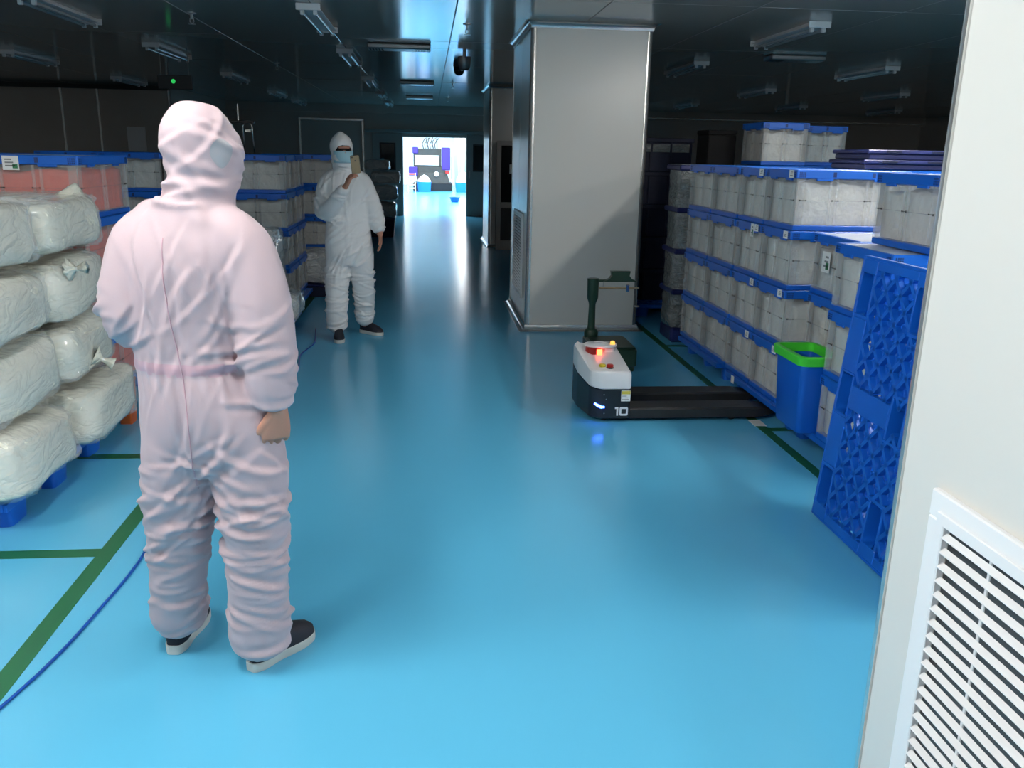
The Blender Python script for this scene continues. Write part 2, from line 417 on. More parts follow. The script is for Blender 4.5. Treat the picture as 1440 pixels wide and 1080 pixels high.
# ---------------------------------------------------------------- ceiling fittings
LAMP_L = 1.32
def make_lamp(lit):
    t = thing('ceiling_light', '', 'ceiling light', (0, 0, ZC))
    L = LAMP_L/2
    b = MB()
    b.loft([[(-.055, y, 0), (.055, y, 0), (.055, y, -.022), (.09, y, -.034), (.09, y, -.038), (-.09, y, -.038), (-.09, y, -.034), (-.055, y, -.022)] for y in (-L, L)])
    b.build('housing', mt['white_paint'], t)
    for y0, y1 in ((-L-.012, -L), (L, L+.012)):
        MB().cbox(-.095, .095, y0, y1, -.052, 0, .004).build('end_cap', mt['white_paint'], t)
    for x in (-.05, .05):
        MB().tube([(x, -L+.05, -.062), (x, L-.05, -.062)], .0135, 10).build('tube', mt['tube_on' if lit else 'tube_off'], t, smooth=40)
        for y in (-L+.035, L-.035): MB().cbox(x-.016, x+.016, y-.016, y+.016, -.082, -.038, .003).build('socket', mt['white_paint'], t)
    return t
off = make_lamp(False); lit = make_lamp(True)
for pr in (off, lit): TREE[pr.name] = kids(pr)
rows = {-5.1: ('far left row', [11.6, 15.4]), -3.03: ('second row from the left', [7.3, 10.35, 14.0, 17.9, 20.9]), -.93: ('row above the aisle', [7.32, 10.38, 14.1, 17.6, 20.6]),
        3.22: ('row right of the middle column', [7.3, 10.48, 14.2, 18.0]), 5.55: ('second row to the right', [7.3, 10.4, 14.2, 18.3]), 7.9: ('third row to the right', [11.0, 14.3, 18.3]), 10.4: ('last row to the right', [14.5, 19.0])}
ordn = ['nearest', 'second', 'third', 'fourth', 'fifth']
first = True
for x, (nm, yl) in rows.items():
    for k, y in enumerate(yl):
        lab = 'unlit twin-tube ceiling light, %s of the %s' % (ordn[k], nm)
        if first: off.location = (x, y+LAMP_L/2, ZC); off['label'] = lab; off['group'] = 'unlit tube lights'; first = False
        else: dup(off, (x, y+LAMP_L/2, ZC), 0, lab, 'unlit tube lights')
LITS = [(x, y) for y in (1.75, -1.4) for x in (-3.03, -.93, 3.22, 5.55)]+[(3.22, 4.85)]
for k, (x, y) in enumerate(LITS):
    lab = 'lit twin-tube ceiling light above the camera, %s row, %s one' % ({-3.03: 'left', -.93: 'aisle', 3.22: 'right', 5.55: 'far right'}[x], {1.75: 'second', -1.4: 'third', -4.55: 'rear', 4.85: 'front'}[y])
    if k == 0: lit.location = (x, y, ZC); lit['label'] = lab; lit['group'] = 'lit tube lights'
    else: dup(lit, (x, y, ZC), 0, lab, 'lit tube lights')

# flat transverse units with perforated ends
def flat_unit(x0, x1, y, label):
    t = thing('ceiling_unit', label, 'ceiling unit', ((x0+x1)/2, y, ZC), 0, 'flat ceiling units'); w = (x1-x0)/2
    MB().cbox(-w, w, -.13, .13, -.055, 0, .012).build('housing', mt['steel'], t)
    for sx in (-1, 1):
        g = MB()
        for i in range(5):
            for j in range(4):
                cx = sx*(w-.03-.032*i); cy = -.075+.05*j
                g.cbox(cx-.010, cx+.010, cy-.016, cy+.016, -.058, -.054, .002)
        g.build('perforation', mt['white_paint'] if sx > 0 else mt['darkmetal'], t)['kind'] = 'stuff'
    return t
flat_unit(-.64, .03, 9.85, 'flat metal ceiling unit with perforated ends, nearest above the aisle')
flat_unit(-.45, .10, 14.8, 'flat metal ceiling unit with perforated ends, second above the aisle')
flat_unit(-.45, .10, 18.6, 'flat metal ceiling unit farthest down above the aisle')
flat_unit(3.74, 4.36, 9.75, 'flat metal ceiling unit above the crates on the right')
def sprinkler(x, y, label):
    t = thing('sprinkler', label, 'sprinkler', (x, y, ZC), 0, 'ceiling sprinklers')
    MB().lathe([(.04, 0), (.04, -.006), (.012, -.012), (.012, -.045), (.008, -.05)], n=14).build('escutcheon', mt['steel'], t, smooth=40)
    MB().tube([(-.014, 0, -.045), (-.017, 0, -.07), (0, 0, -.088)], .0035, 6).tube([(.014, 0, -.045), (.017, 0, -.07), (0, 0, -.088)], .0035, 6).build('yoke', mt['steel'], t)
    MB().lathe([(.004, -.084), (.03, -.088), (.03, -.091), (.004, -.092)], n=12).build('deflector', mt['steel'], t)
sprinkler(.35, 8.15, 'sprinkler head on the ceiling left of the middle column')
sprinkler(-2.0, 8.05, 'sprinkler head above the crates on the left')
sprinkler(.40, 14.8, 'sprinkler head farther down the aisle ceiling')
sprinkler(.40, 18.6, 'sprinkler head at the far end of the aisle ceiling')
sprinkler(-2.0, 12.3, 'sprinkler head on the dark left ceiling farther back')
sprinkler(3.0, 12.6, 'sprinkler head on the dark right ceiling')
t = thing('ceiling_speaker', 'grey tapered speaker hanging from the aisle ceiling', 'speaker', (.415, 10.4, ZC))
MB().lathe([(.02, 0), (.02, -.04), (.075, -.045), (.08, -.07), (.062, -.17), (.05, -.18)], n=20).build('housing', mt['steel'], t, smooth=40)
MB().lathe([(.05, -.178), (.048, -.19), (.01, -.193)], n=20).build('cover', mt['darkmetal'], t)
t = thing('dome_camera', 'small black dome camera on the aisle ceiling', 'camera', (.40, 11.75, ZC))
MB().lathe([(.075, 0), (.075, -.03), (.07, -.04)], n=20).build('base', mt['darkmetal'], t, smooth=40)
MB().lathe([(.068, -.04), (.07, -.08), (.055, -.12), (.02, -.14)], n=20).build('dome', mt['glass_dark'], t, smooth=True)
# green indicator on a hanging sign
t = thing('hanging_sign', 'dark sign with a small green light hanging over the left crates', 'sign', (-3.0, 11.1, 0))
for x in (-.16, .16): MB().tube([(x, 0, 2.42), (x, 0, ZC)], .005, 6).build('rod', mt['steel'], t)
MB().cbox(-.2, .2, -.02, .02, 2.26, 2.42, .006).build('plate', mt['darkmetal'], t)
MB().lathe([(.004, -.026), (.024, -.026), (.026, -.02)], (-.02, 0, 2.35), 12, 'y').build('indicator_light', M_('green_led', (.05, .5, .1), emit=(.05, 1, .2), emit_s=.5), t)

# ---------------------------------------------------------------- plastic pallet (1.2 x 1.0, nine hollow feet, lattice deck)
PH = .135
def clip_line(px, py, dx, dy, x0, x1, y0, y1):
    t0, t1 = -9, 9
    for p, d, lo, hi in ((px, dx, x0, x1), (py, dy, y0, y1)):
        if abs(d) < 1e-9:
            if not lo <= p <= hi: return None
            continue
        a, b = (lo-p)/d, (hi-p)/d
        if a > b: a, b = b, a
        t0, t1 = max(t0, a), min(t1, b)
    return (t0, t1) if t1-t0 > .02 else None
def make_pallet():
    deck = MB(); lat = MB(); zt = PH; th = .028
    CX, CY, HX, HY = (-.44, 0, .44), (-.43, 0, .43), .088, .045
    def bar(x0, x1, y0, y1): deck.cbox(x0, x1, y0, y1, zt-th, zt, .003)
    def plate(x0, x1, y0, y1, cx, cy):      # plate with the mouth of a cup cut out
        bar(x0, cx-HX, y0, y1); bar(cx+HX, x1, y0, y1); bar(cx-HX, cx+HX, y0, cy-HY); bar(cx-HX, cx+HX, cy+HY, y1)
    for cy, y0, y1 in ((-.43, -.488, -.372), (.43, .372, .488), (0, -.06, .06)):
        for cx in CX:
            w = .105 if cx else .10
            plate(max(-.588, cx-w) if cx > -.4 else -.588, min(.588, cx+w) if cx < .4 else .588, y0, y1, cx, cy)
        if cy:
            bar(-.335, -.10, y0, y1); bar(.10, .335, y0, y1)
    for y0, y1 in ((-.372, -.06), (.06, .372)):
        bar(-.052, .052, y0, y1); bar(-.588, -.55, y0, y1); bar(.55, .588, y0, y1)
    for q in ((-.6, .6, -.5, -.486), (-.6, .6, .486, .5), (-.6, -.586, -.486, .486), (.586, .6, -.486, .486)): deck.cbox(*q, zt-.036, zt, .003)
    panels = []
    for sx in (-1, 1):
        a, b_ = (.052, .335) if sx > 0 else (-.335, -.052)
        panels.append((a, b_, -.372, .372))
        a, b_ = (.335, .55) if sx > 0 else (-.55, -.335)
        panels += [(a, b_, -.372, -.06), (a, b_, .06, .372)]
    for x0, x1, y0, y1 in panels:
        for sgn in (1, -1):
            d = Vector((.74, sgn*.67)).normalized(); k = -2.0
            while k < 2.0:
                c = clip_line(0, k, d.x, d.y, x0, x1, y0, y1)
                if c:
                    tm = (c[0]+c[1])/2; hl = (c[1]-c[0])/2+.003
                    lat.obox((d.x*tm, k+d.y*tm, zt-.013), (d.x, d.y, 0), (-d.y, d.x, 0), (0, 0, 1), hl, .0088, .0125)
                k += .108
    for x0, x1, y0, y1 in panels:      # reinforcing ribs under the lattice
        k = x0+.03
        while k < x1: lat.box(k-.003, k+.003, y0, y1, zt-.058, zt-.024); k += .052
        k = y0+.03
        while k < y1: lat.box(x0, x1, k-.003, k+.003, zt-.058, zt-.024); k += .052
    cup = MB()
    def rr(s_, z, e=0):
        n = 20; out = []
        for k in range(n):
            t = 2*PI*k/n; c, si = math.cos(t), math.sin(t)
            out.append(((HX*s_+e)*math.copysign(abs(c)**.4, c), (HY*s_+e)*math.copysign(abs(si)**.4, si), z))
        return out
    cup.loft([rr(1, zt-.001, .004), rr(.97, zt-.04, .004), rr(.86, 0, .004), rr(.86, 0, 0), rr(.84, .006), rr(.95, zt-.04), rr(1.0, zt)], cap=False)
    base = rr(.85, .004); cup.add(base, [tuple(range(len(base)))])
    return deck, lat, cup, [(x, y) for x in CX for y in CY]
_d, _l, _c, _pos = make_pallet()
pal = thing('pallet', '', 'pallet', (0, 0, 0))
_d.build('deck_frame', mt['blue'], pal)
lo_ = _l.build('lattice', mt['blue'], pal)
_c0 = _c.build('foot_cup', mt['blue'], pal, smooth=40, loc=(*_pos[0], 0))
for _p in _pos[1:]: link('foot_cup', _c0.data, pal, (*_p, 0))
pal_kids = kids(pal); TREE[pal.name] = pal_kids
for _k in pal_kids: TREE[_k.name] = [None]
_pal_used = [False]
def pallet(loc, rz, label):
    if not _pal_used[0]:
        _pal_used[0] = True; pal.location = loc; pal.rotation_euler = (0, 0, rz); pal['label'] = label; pal['group'] = 'blue plastic pallets'; return pal
    return dup(pal, loc, rz, label, 'blue plastic pallets')

# ---------------------------------------------------------------- folding crates
CH = .352
_crates = {}
def crate_meshes(lx, ly, seed, red):
    key = (round(lx, 3), round(ly, 3), seed, red)
    if key in _crates: return _crates[key]
    hx, hy = lx/2-.002, ly/2-.002; h = CH-.002
    i = .016
    b = MB()
    z0, z1 = .028, h-.045
    bx, by = hx-i, hy-i
    for q in ((-bx, bx, -by, -by+.004), (-bx, bx, by-.004, by), (-bx, -bx+.004, -by+.004, by-.004), (bx-.004, bx, -by+.004, by-.004)): b.box(*q, z0, z1)
    def wall(n, along_x):
        for s in (-1, 1):
            e = by if along_x else bx; L = bx if along_x else by
            o0, o1 = (e-.001, e+.008); lo, hi = (min(s*o0, s*o1), max(s*o0, s*o1))
            def put(a0, a1, za, zb):
                if along_x: b.cbox(a0, a1, lo, hi, za, zb, .002)
                else: b.cbox(lo, hi, a0, a1, za, zb, .002)
            put(-L-.006, -L+.045, z0, z1); put(L-.045, L+.006, z0, z1)
            for k in range(1, n):
                c = -L+2*L*k/n; put(c-.028, c-.012, z0, z1); put(c+.012, c+.028, z0, z1)
            put(-L+.045, L-.045, h/2-.0015, h/2+.0015)
    wall(3 if lx > .6 else 2, True); wall(2, False)
    base = MB().cbox(-hx+.008, hx-.008, -hy+.008, hy-.008, 0, .032, .004)
    lid = MB()
    for q in ((-hx, hx, -hy, -hy+.022), (-hx, hx, hy-.022, hy), (-hx, -hx+.022, -hy+.022, hy-.022), (hx-.022, hx, -hy+.022, hy-.022)): lid.cbox(*q, h-.050, h, .004)
    for s in (-1, 1):      # lowered latch tabs on each side
        for c in (-.25, .25):
            lid.cbox(c*lx-.05, c*lx+.05, min(s*hy, s*(hy-.012)), max(s*hy, s*(hy-.012)), h-.062, h-.046, .003)
            lid.cbox(min(s*hx, s*(hx-.012)), max(s*hx, s*(hx-.012)), c*ly-.045, c*ly+.045, h-.062, h-.046, .003)
        lid.cbox(-lx*.2, -lx*.2+.06, min(s*hy, s*(hy-.02)), max(s*hy, s*(hy-.02)), h-.002, h+.0, .0005)
    pan = MB().cbox(-hx+.02, hx-.02, -hy+.02, hy-.02, h-.016, h-.004, .002)
    gr = MB()
    for s in (-1, 1):
        for e in (-1, 1):
            for a in range(4):
                for c in range(3):
                    u = .018+a*.0105; zz = h-.044+c*.0115
                    x = e*(hx-u); gr.box(x-.0036, x+.0036, *sorted((s*(hy+.0006), s*(hy-.004))), zz, zz+.008)
                    y = e*(hy-u); gr.box(*sorted((s*(hx+.0006), s*(hx-.004))), y-.0036, y+.0036, zz, zz+.008)
        for c in ((-.17, .17) if lx > .6 else (0,)):
            x = c*lx; gr.box(x-.010, x+.010, *sorted((s*(hy+.0006), s*(hy-.004))), h-.04, h-.012)
    mk = MB()
    for s in (-1, 1):
        nn = 3 if lx > .6 else 2
        for k in range(nn+1):
            c = -bx+.035+(2*bx-.07)*k/nn
            for w0, w1, hh in ((-.022, -.014, .0045), (-.014, .016, .0015), (.016, .022, .0035)): mk.box(c+w0, c+w1, *sorted((s*(by+.0095), s*(by+.007))), h/2-hh+.001, h/2+hh+.001)
        for k in range(3):
            c = -by+.035+(2*by-.07)*k/2
            for w0, w1, hh in ((-.022, -.014, .0045), (-.014, .016, .0015), (.016, .022, .0035)): mk.box(*sorted((s*(bx+.0095), s*(bx+.007))), c+w0, c+w1, h/2-hh+.001, h/2+hh+.001)
    # lumpy liner filling the crate
    li = MB(); nx, ny, nz = 14, 12, 7; ax, ay = bx-.014, by-.014; za, zb = .036, h-.075
    def P(u, v, w):
        x, y, z = -ax+2*ax*u, -ay+2*ay*v, za+(zb-za)*w
        d = fbm((x*9+seed*3.1, y*9, z*9), 3)*.012
        d2 = fbm((x*9, y*9+seed*5.7, z*9+4), 3)*.012
        fx = min(u, 1-u); fy = min(v, 1-v)
        x *= 1-.02-abs(d); y *= 1-.02-abs(d2)
        if w > .99: z += d*2.2 - .01
        return (x, y, z)
    import itertools
    def face(fn, n, m_):
        o = len(li.v)
        for a in range(n+1):
            for c in range(m_+1): li.v.append(P(*fn(a/n, c/m_)))
        for a in range(n):
            for c in range(m_): li.f.append((o+a*(m_+1)+c, o+(a+1)*(m_+1)+c, o+(a+1)*(m_+1)+c+1, o+a*(m_+1)+c+1))
    face(lambda a, c: (a, 0, c), nx, nz); face(lambda a, c: (a, 1, c), nx, nz); face(lambda a, c: (0, a, c), ny, nz); face(lambda a, c: (1, a, c), ny, nz); face(lambda a, c: (a, c, 1), nx, ny)
    def mk_mesh(mb, nm, mat, sm=False):
        me = mb.mesh(nm, mat); bm = bmesh.new(); bm.from_mesh(me); bmesh.ops.remove_doubles(bm, verts=bm.verts, dist=1e-6); bmesh.ops.recalc_face_normals(bm, faces=bm.faces); bm.to_mesh(me); bm.free()
        if sm: me.shade_smooth()
        return me
    r = dict(body=mk_mesh(b, 'body', mt['clear']), base=mk_mesh(base, 'base', mt['blue']), lid=mk_mesh(lid, 'lid', mt['blue_rim']), lid_panel=mk_mesh(pan, 'lid_panel', mt['lid_clear']),
             vent=mk_mesh(gr, 'vent_slots', mt['blue_dark']), mark=mk_mesh(mk, 'hinge_marks', mt['mark']), liner=mk_mesh(li, 'liner', mt['liner_red'] if red else mt['liner'], True))
    _crates[key] = r
    return r
LAYER = ['bottom', 'second', 'third', 'top']
def crate(x0, x1, y0, y1, z, label, group, red=False, dz=0, seed=0, rz=0, tags=()):
    lx, ly = x1-x0, y1-y0
    r = crate_meshes(lx, ly, seed, red)
    t = thing('storage_crate', label, 'crate', ((x0+x1)/2, (y0+y1)/2, z), rz, group)
    link('liner', r['liner'], t); link('body', r['body'], t); link('base', r['base'], t); link('hinge_marks', r['mark'], t)['kind'] = 'stuff'
    l = link('lid', r['lid'], t); link('lid_panel', r['lid_panel'], l); link('vent_slots', r['vent'], l)['kind'] = 'stuff'
    for side, a, zz, w, hh in tags:       # paper labels: side -x or -y, offset along it
        p = MB()
        if side == 'x': p.box(-lx/2-.0022, -lx/2+.0005, a-w/2, a+w/2, zz-hh/2, zz+hh/2)
        elif side == 'X': p.box(lx/2-.0005, lx/2+.0022, a-w/2, a+w/2, zz-hh/2, zz+hh/2)
        else: p.box(a-w/2, a+w/2, -ly/2-.0022, -ly/2+.0005, zz-hh/2, zz+hh/2)
        pp = p.build('paper_label', mt['paper'], t)
        q = MB()
        for k in range(3):
            zc = zz+hh*(.25-.22*k); ww = w*.34
            if side == 'x': q.box(-lx/2-.0026, -lx/2-.002, a-ww, a+ww*(.2+.3*k), zc-hh*.05, zc+hh*.05)
            elif side == 'X': q.box(lx/2+.002, lx/2+.0026, a-ww, a+ww*(.2+.3*k), zc-hh*.05, zc+hh*.05)
            else: q.box(a-ww, a+ww*(.2+.3*k), -ly/2-.0026, -ly/2-.002, zc-hh*.05, zc+hh*.05)
        q.build('print', mt['print'], pp)
        if hh > .06:
            g = MB()
            if side == 'x': g.box(-lx/2-.0026, -lx/2-.002, a-w*.4, a-w*.02, zz-hh*.35, zz-hh*.02)
            else: g.box(a+w*.1, a+w*.42, -ly/2-.0026, -ly/2-.002, zz-hh*.38, zz-hh*.08)
            g.build('print', mt['greenprint'], pp)
    return t
LBZ = CH-.028
XF = 2.12
G = 'clear folding crates with blue lids on the right'
# far pair A
ya = [(5.86, 6.43), (6.43, 7.00)]
pallet((XF+.58, 6.43, 0), 0, 'blue pallet under the crate block next to the middle column')
for c, (y0, y1) in enumerate(ya):
    for k in range(4):
        crate(XF, XF+.66, y0, y1, PH+CH*k, 'clear crate in the %s layer, %s stack of the block nearest the middle column' % (LAYER[k], ('front', 'rear')[c]), G, seed=(c+k) % 3)
# pair B
pallet((XF+.58, 5.24, 0), 0, 'blue pallet with a paper label that the robot forks enter')
yb = [(4.90, 5.37), (5.37, 5.84)]
for c, (y0, y1) in enumerate(yb):
    for k in range(4):
        tg = [('x', -.16, LBZ, .062, .045)]
        if c == 1 and k == 2: tg.append(('x', -.09, LBZ-.02, .05, .085))
        crate(XF, XF+.70, y0, y1, PH+CH*k, 'clear crate in the %s layer, %s of the two stacks behind the robot forks' % (LAYER[k], ('nearer', 'farther')[c]), G, seed=(c+k+1) % 3, tags=tg)
MB().box(XF-.0235, XF-.0195, 5.55, 5.60, .085, .135).build('paper_label', mt['paper'], [o for o in bpy.data.objects if o.get('label', '').startswith('blue pallet with a paper')][0], loc=(-(XF+.58), -5.24, 0))
# back rows that carry the loose crates on top
for c, (x0, x1, y0, y1, nm) in enumerate(((2.84, 3.50, 5.36, 5.86, 'under the navy trays'), (2.80, 3.24, 7.25, 7.80, 'under the loose clear crate'), (3.42, 3.86, 7.80, 8.35, 'at the very back'))):
    for k in range(4):
        crate(x0, x1, y0, y1, PH+CH*k, 'clear crate in the %s layer of the back stack %s' % (LAYER[k], nm), G, seed=(c+k) % 3)
pallet((3.40, 7.80, 0), 0, 'blue pallet at the very back of the right side')
ZT = PH+4*CH
crate(2.80, 3.21, 7.25, 7.75, ZT+.002, 'loose clear crate standing on top of the back stack', G, seed=1)
crate(3.42, 3.82, 7.80, 8.25, ZT+.002, 'loose clear crate on top farthest to the right', G, seed=2)
# C stacks
pallet((2.70, 4.22, 0), 0, 'blue pallet carrying the green rimmed bin')
for k in range(3):
    tg = [('x', .08, .2, .095, .115)] if k == 2 else []
    crate(2.24, 2.92, 4.30, 4.86, PH+CH*k, 'clear crate in the %s layer behind the green rimmed bin' % LAYER[k] if k < 2 else 'clear crate with a white and green paper label behind the bin', G, seed=k, tags=tg)
for k in range(3):
    crate(2.09, 2.77, 3.70, 4.27, PH+CH*k, 'clear crate in the %s layer behind the leaning pallet' % ('bottom', 'middle', 'third')[k], G, seed=(k+1) % 3)
crate(2.24, 2.90, 3.66, 4.22, PH+CH*3+.002, 'clear crate on top behind the leaning pallet, beside the white column', G, seed=2)

# stretch-wrapped stack D behind A
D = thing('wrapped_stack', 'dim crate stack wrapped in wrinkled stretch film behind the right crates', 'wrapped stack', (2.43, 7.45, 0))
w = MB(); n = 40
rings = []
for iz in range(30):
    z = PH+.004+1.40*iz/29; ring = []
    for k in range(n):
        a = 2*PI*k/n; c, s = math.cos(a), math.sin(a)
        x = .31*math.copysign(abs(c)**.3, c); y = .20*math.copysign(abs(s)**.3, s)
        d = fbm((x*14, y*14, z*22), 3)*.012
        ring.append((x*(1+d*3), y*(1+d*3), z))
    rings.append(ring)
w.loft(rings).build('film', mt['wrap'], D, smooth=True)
for k in range(1, 5):
    z = PH+CH*k-.03
    MB().cbox(-.322, .322, -.212, .212, z-.025, z+.02, .01).build('lid', mt['navy'], D)
MB().cbox(-.3, .3, -.19, .19, 0, PH, .02).build('base', mt['navy'], D)
# dark tall crate stack E
def dark_crate(x0, x1, y0, y1, z, h, label, mat='navy_dark', group='dark crates at the back right'):
    t = thing('dark_crate', label, 'crate', ((x0+x1)/2, (y0+y1)/2, z), 0, group)
    hx, hy = (x1-x0)/2, (y1-y0)/2
    MB().cbox(-hx+.02, hx-.02, -hy+.02, hy-.02, 0, h-.03, .008).build('body', mt[mat], t)
    MB().cbox(-hx, hx, -hy, hy, h-.045, h-.002, .006).build('rim', mt[mat], t)
    r = MB()
    for k in range(4):
        x = -hx+.03+(2*hx-.06)*k/3; r.cbox(x-.01, x+.01, -hy+.006, -hy+.022, .01, h-.045, .003)
    for k in range(3):
        y = -hy+.03+(2*hy-.06)*k/2; r.cbox(-hx+.006, -hx+.022, y-.01, y+.01, .01, h-.045, .003)
    r.build('ribs', mt[mat], t)['kind'] = 'stuff'
    return t
for k in range(5):
    t = dark_crate(2.0, 2.68, 8.75, 9.25, .13+.33*k, .33, 'dark navy crate, %s layer of the tall stack beside the middle column' % ['bottom', 'second', 'third', 'fourth', 'top'][k])
    if k == 4:
        for x in (-.2, 0, .2): MB().cbox(x-.09, x+.09, -.253, -.2495, .19, .27, .003).build('film_window', mt['wrap'], t)
pallet((2.6, 8.98, -.005), 0, 'blue pallet under the tall dark crate stack')
t = thing('black_box', 'plain black box standing left of the loose clear crate', 'box', (2.66, 8.02, 0))
MB().cbox(-.13, .13, -.17, .17, 1.41, 1.80, .008).build('body', mt['black_matte'], t)
MB().cbox(-.135, .135, -.175, .175, 1.80, 1.84, .006).build('lid', mt['black_matte'], t)
for k in range(4): dark_crate(2.50, 2.79, 7.84, 8.2, .352*k, .352, 'dark crate, %s layer under the plain black box' % LAYER[k])
for k in range(2):
    t = thing('folded_crate', 'folded navy crate, %s of the pair lying on the back crates' % ('lower', 'upper')[k], 'crate', (3.22+.02*k, 5.60, ZT+.002+.062*k), 0, 'folded navy crates')
    MB().cbox(-.46, .46, -.235, .235, 0, .035, .006).build('tray', mt['navy'], t)
    MB().cbox(-.475, .475, -.25, .25, .035, .06, .006).build('rim', mt['navy'], t)
    for x in (-.3, 0, .3): MB().cbox(x-.05, x+.05, -.254, -.249, .04, .056, .002).build('latch', mt['navy_dark'], t)

# ---------------------------------------------------------------- leaning pallet
lp = dup(pal, (0, 0, 0), 0, 'blue lattice pallet leaning upright against the crates by the white column', 'blue plastic pallets')
# long side up: local x -> up, local z (deck top) -> towards the aisle
up = Vector((.085, 0, 1.0)).normalized()
yv = Vector((0, -1, 0))
zv = up.cross(yv).normalized()
if zv.x > 0: yv = -yv; zv = up.cross(yv).normalized()
c0 = Vector((1.765, 3.035, 0.012)) + up*.6 + (-zv)*PH
lp.matrix_world = Matrix(((up.x, yv.x, zv.x, c0.x), (up.y, yv.y, zv.y, c0.y), (up.z, yv.z, zv.z, c0.z), (0, 0, 0, 1)))

# ---------------------------------------------------------------- green rimmed bin
t = thing('waste_bin', 'slim blue bin with a bright green rim standing against the crates', 'bin', (2.105, 4.47, PH))
def rrect(hx, hy, r, z, n=5, cx=0, cy=0):
    out = []
    for sx, sy, a0 in ((1, 1, 0), (-1, 1, PI/2), (-1, -1, PI), (1, -1, 1.5*PI)):
        for k in range(n+1):
            a = a0+PI/2*k/n; out.append((cx+sx*(hx-r)+r*math.cos(a), cy+sy*(hy-r)+r*math.sin(a), z))
    return out
b = MB(); BH = .44
b.loft([rrect(.085, .155, .03, 0), rrect(.09, .16, .03, .01), rrect(.112, .185, .035, BH-.03), rrect(.108, .181, .033, BH-.03), rrect(.085, .155, .03, .02)])
b.build('bucket', mt['blue'], t, smooth=40)
b = MB(); b.loft([rrect(.112, .185, .035, BH-.055), rrect(.128, .2, .045, BH-.05), rrect(.132, .205, .045, BH-.005), rrect(.128, .2, .045, BH), rrect(.104, .178, .03, BH), rrect(.102, .176, .03, BH-.05)], cap=False)
b.build('rim', mt['green'], t, smooth=40)

# ---------------------------------------------------------------- transport robot
rb = thing('transport_robot', 'white and black pallet robot numbered 10 with two long forks', 'robot', (1.1, 5.24, 0))
def plan(inset=0):
    P = [(1.235, 4.965), (1.045, 4.965), (.985, 5.02), (.945, 5.25), (.945, 5.44), (.99, 5.52), (1.235, 5.52)]
    P = [Vector((x-1.1, y-5.24)) for x, y in P]
    out = []
    n = len(P)
    cc = Vector((.0, .0))
    for i in range(n):
        a, p, c = P[i-1], P[i], P[(i+1) % n]
        r = .022
        for k in range(5):
            s = k/4
            q0 = p+(a-p).normalized()*r*(1-s) if s < .5 else p
            q = (p+(a-p).normalized()*r)*(1-s)**2 + p*2*s*(1-s) + (p+(c-p).normalized()*r)*s*s
            out.append(q)
    if inset:
        out = [q+(cc-q).normalized()*inset for q in out]
    return out
zsplit = lambda q: .212+.06*max(0, min(1, (q.y+.27)/.5))
def ztop(q):
    s = lambda v: max(0, min(1, v))**2*(3-2*max(0, min(1, v)))
    return .322+.035*s((q.y+.28)/.5) + .045*s((-.085-q.x)/.07)*s((q.y+.2)/.2) + .03*s((q.y-.20)/.06)
P0 = plan(); P1 = plan(.006); P2 = plan(.022)
b = MB(); b.loft([[(q.x, q.y, .018) for q in P2], [(q.x, q.y, .03) for q in P0], [(q.x, q.y, zsplit(q)-.004) for q in P0], [(q.x, q.y, zsplit(q)) for q in P1]])
b.build('body', M_('charcoal_robot_body', (.014, .015, .019), rough=.3), rb, smooth=35)
b = MB(); b.loft([[(q.x, q.y, zsplit(q)) for q in P1], [(q.x, q.y, zsplit(q)+.005) for q in P0], [(q.x, q.y, ztop(q)-.022) for q in P0], [(q.x, q.y, ztop(q)-.008) for q in P1], [(q.x, q.y, ztop(q)) for q in P2]], cap=False)
# top skin as concentric rings so that it follows the slope
rings = []
for s in (1, .8, .6, .4, .2, .02):
    rings.append([(q.x*s, q.y*s, ztop(Vector((q.x*s, q.y*s)))) for q in P2])
b.loft(rings)
cover = b.build('cover', M_('white_robot_shell', (.80, .80, .81), rough=.3), rb, smooth=35)
# scanner with cap
b = MB(); b.lathe([(.05, 0), (.05, .062), (.045, .064)], (-.045, .085, .338), 24)
b.build('scanner', M_('red_scanner_glass', (.05, .003, .003), rough=.1, emit=(1, .04, .02), emit_s=.12), rb, smooth=40)
b = MB()
for k in range(1): b.cbox(-.030, .006, .085-.056, .085-.046, .342, .395, .003)
b.build('scanner_light', M_('red_light', (.6, .05, .02), emit=(1, .09, .03), emit_s=9), rb)
b = MB(); n = 28
b.loft([[(.01+.108*r*math.cos(2*PI*k/n), .125+.085*r*math.sin(2*PI*k/n), z) for k in range(n)] for r, z in ((.95, .398), (1, .401), (1, .411), (.95, .414))])
b.build('scanner_cap', mt['white_paint'], rb, smooth=40)
b = MB(); b.cbox(.02, .10, .09, .19, .34, .40, .015); b.build('cap_support', mt['white_paint'], rb)
b = MB(); b.lathe([(.017, 0), (.017, .008), (.013, .022), (.004, .025)], (.085, .10, .412), 14); b.build('beacon', M_('orange_beacon', (.8, .4, .05), emit=(1, .5, .1), emit_s=1.2), rb, smooth=40)
MB().tube([(-.02, .16, .418), (.05, .11, .422)], .004, 6).build('antenna', mt['white_paint'], rb)
def button(x, y, m_, nm):
    z = ztop(Vector((x, y)))
    bb = MB().lathe([(.024, -.004), (.024, .006), (.02, .009)], (x, y, z), 18).build('button_base', mt['black' if m_ == 'red_button' else 'white_paint'], rb, smooth=40)
    return MB().lathe([(.014, .006), (.021, .012), (.022, .02), (.017, .027), (.005, .029)], (x, y, z), 18).build(nm, btn[m_], rb, smooth=40)
btn = {'red_button': M_('red_button', (.45, .015, .01), rough=.3), 'yellow_button': M_('yellow_button', (.62, .50, .02), rough=.3)}
button(-.035, -.185, 'yellow_button', 'yellow_button'); button(.012, -.19, 'red_button', 'red_button')
b = MB(); b.cbox(.072, .13, -.2785, -.2745, .137, .205, .001); lb = b.build('warning_label', mt['paper'], rb)
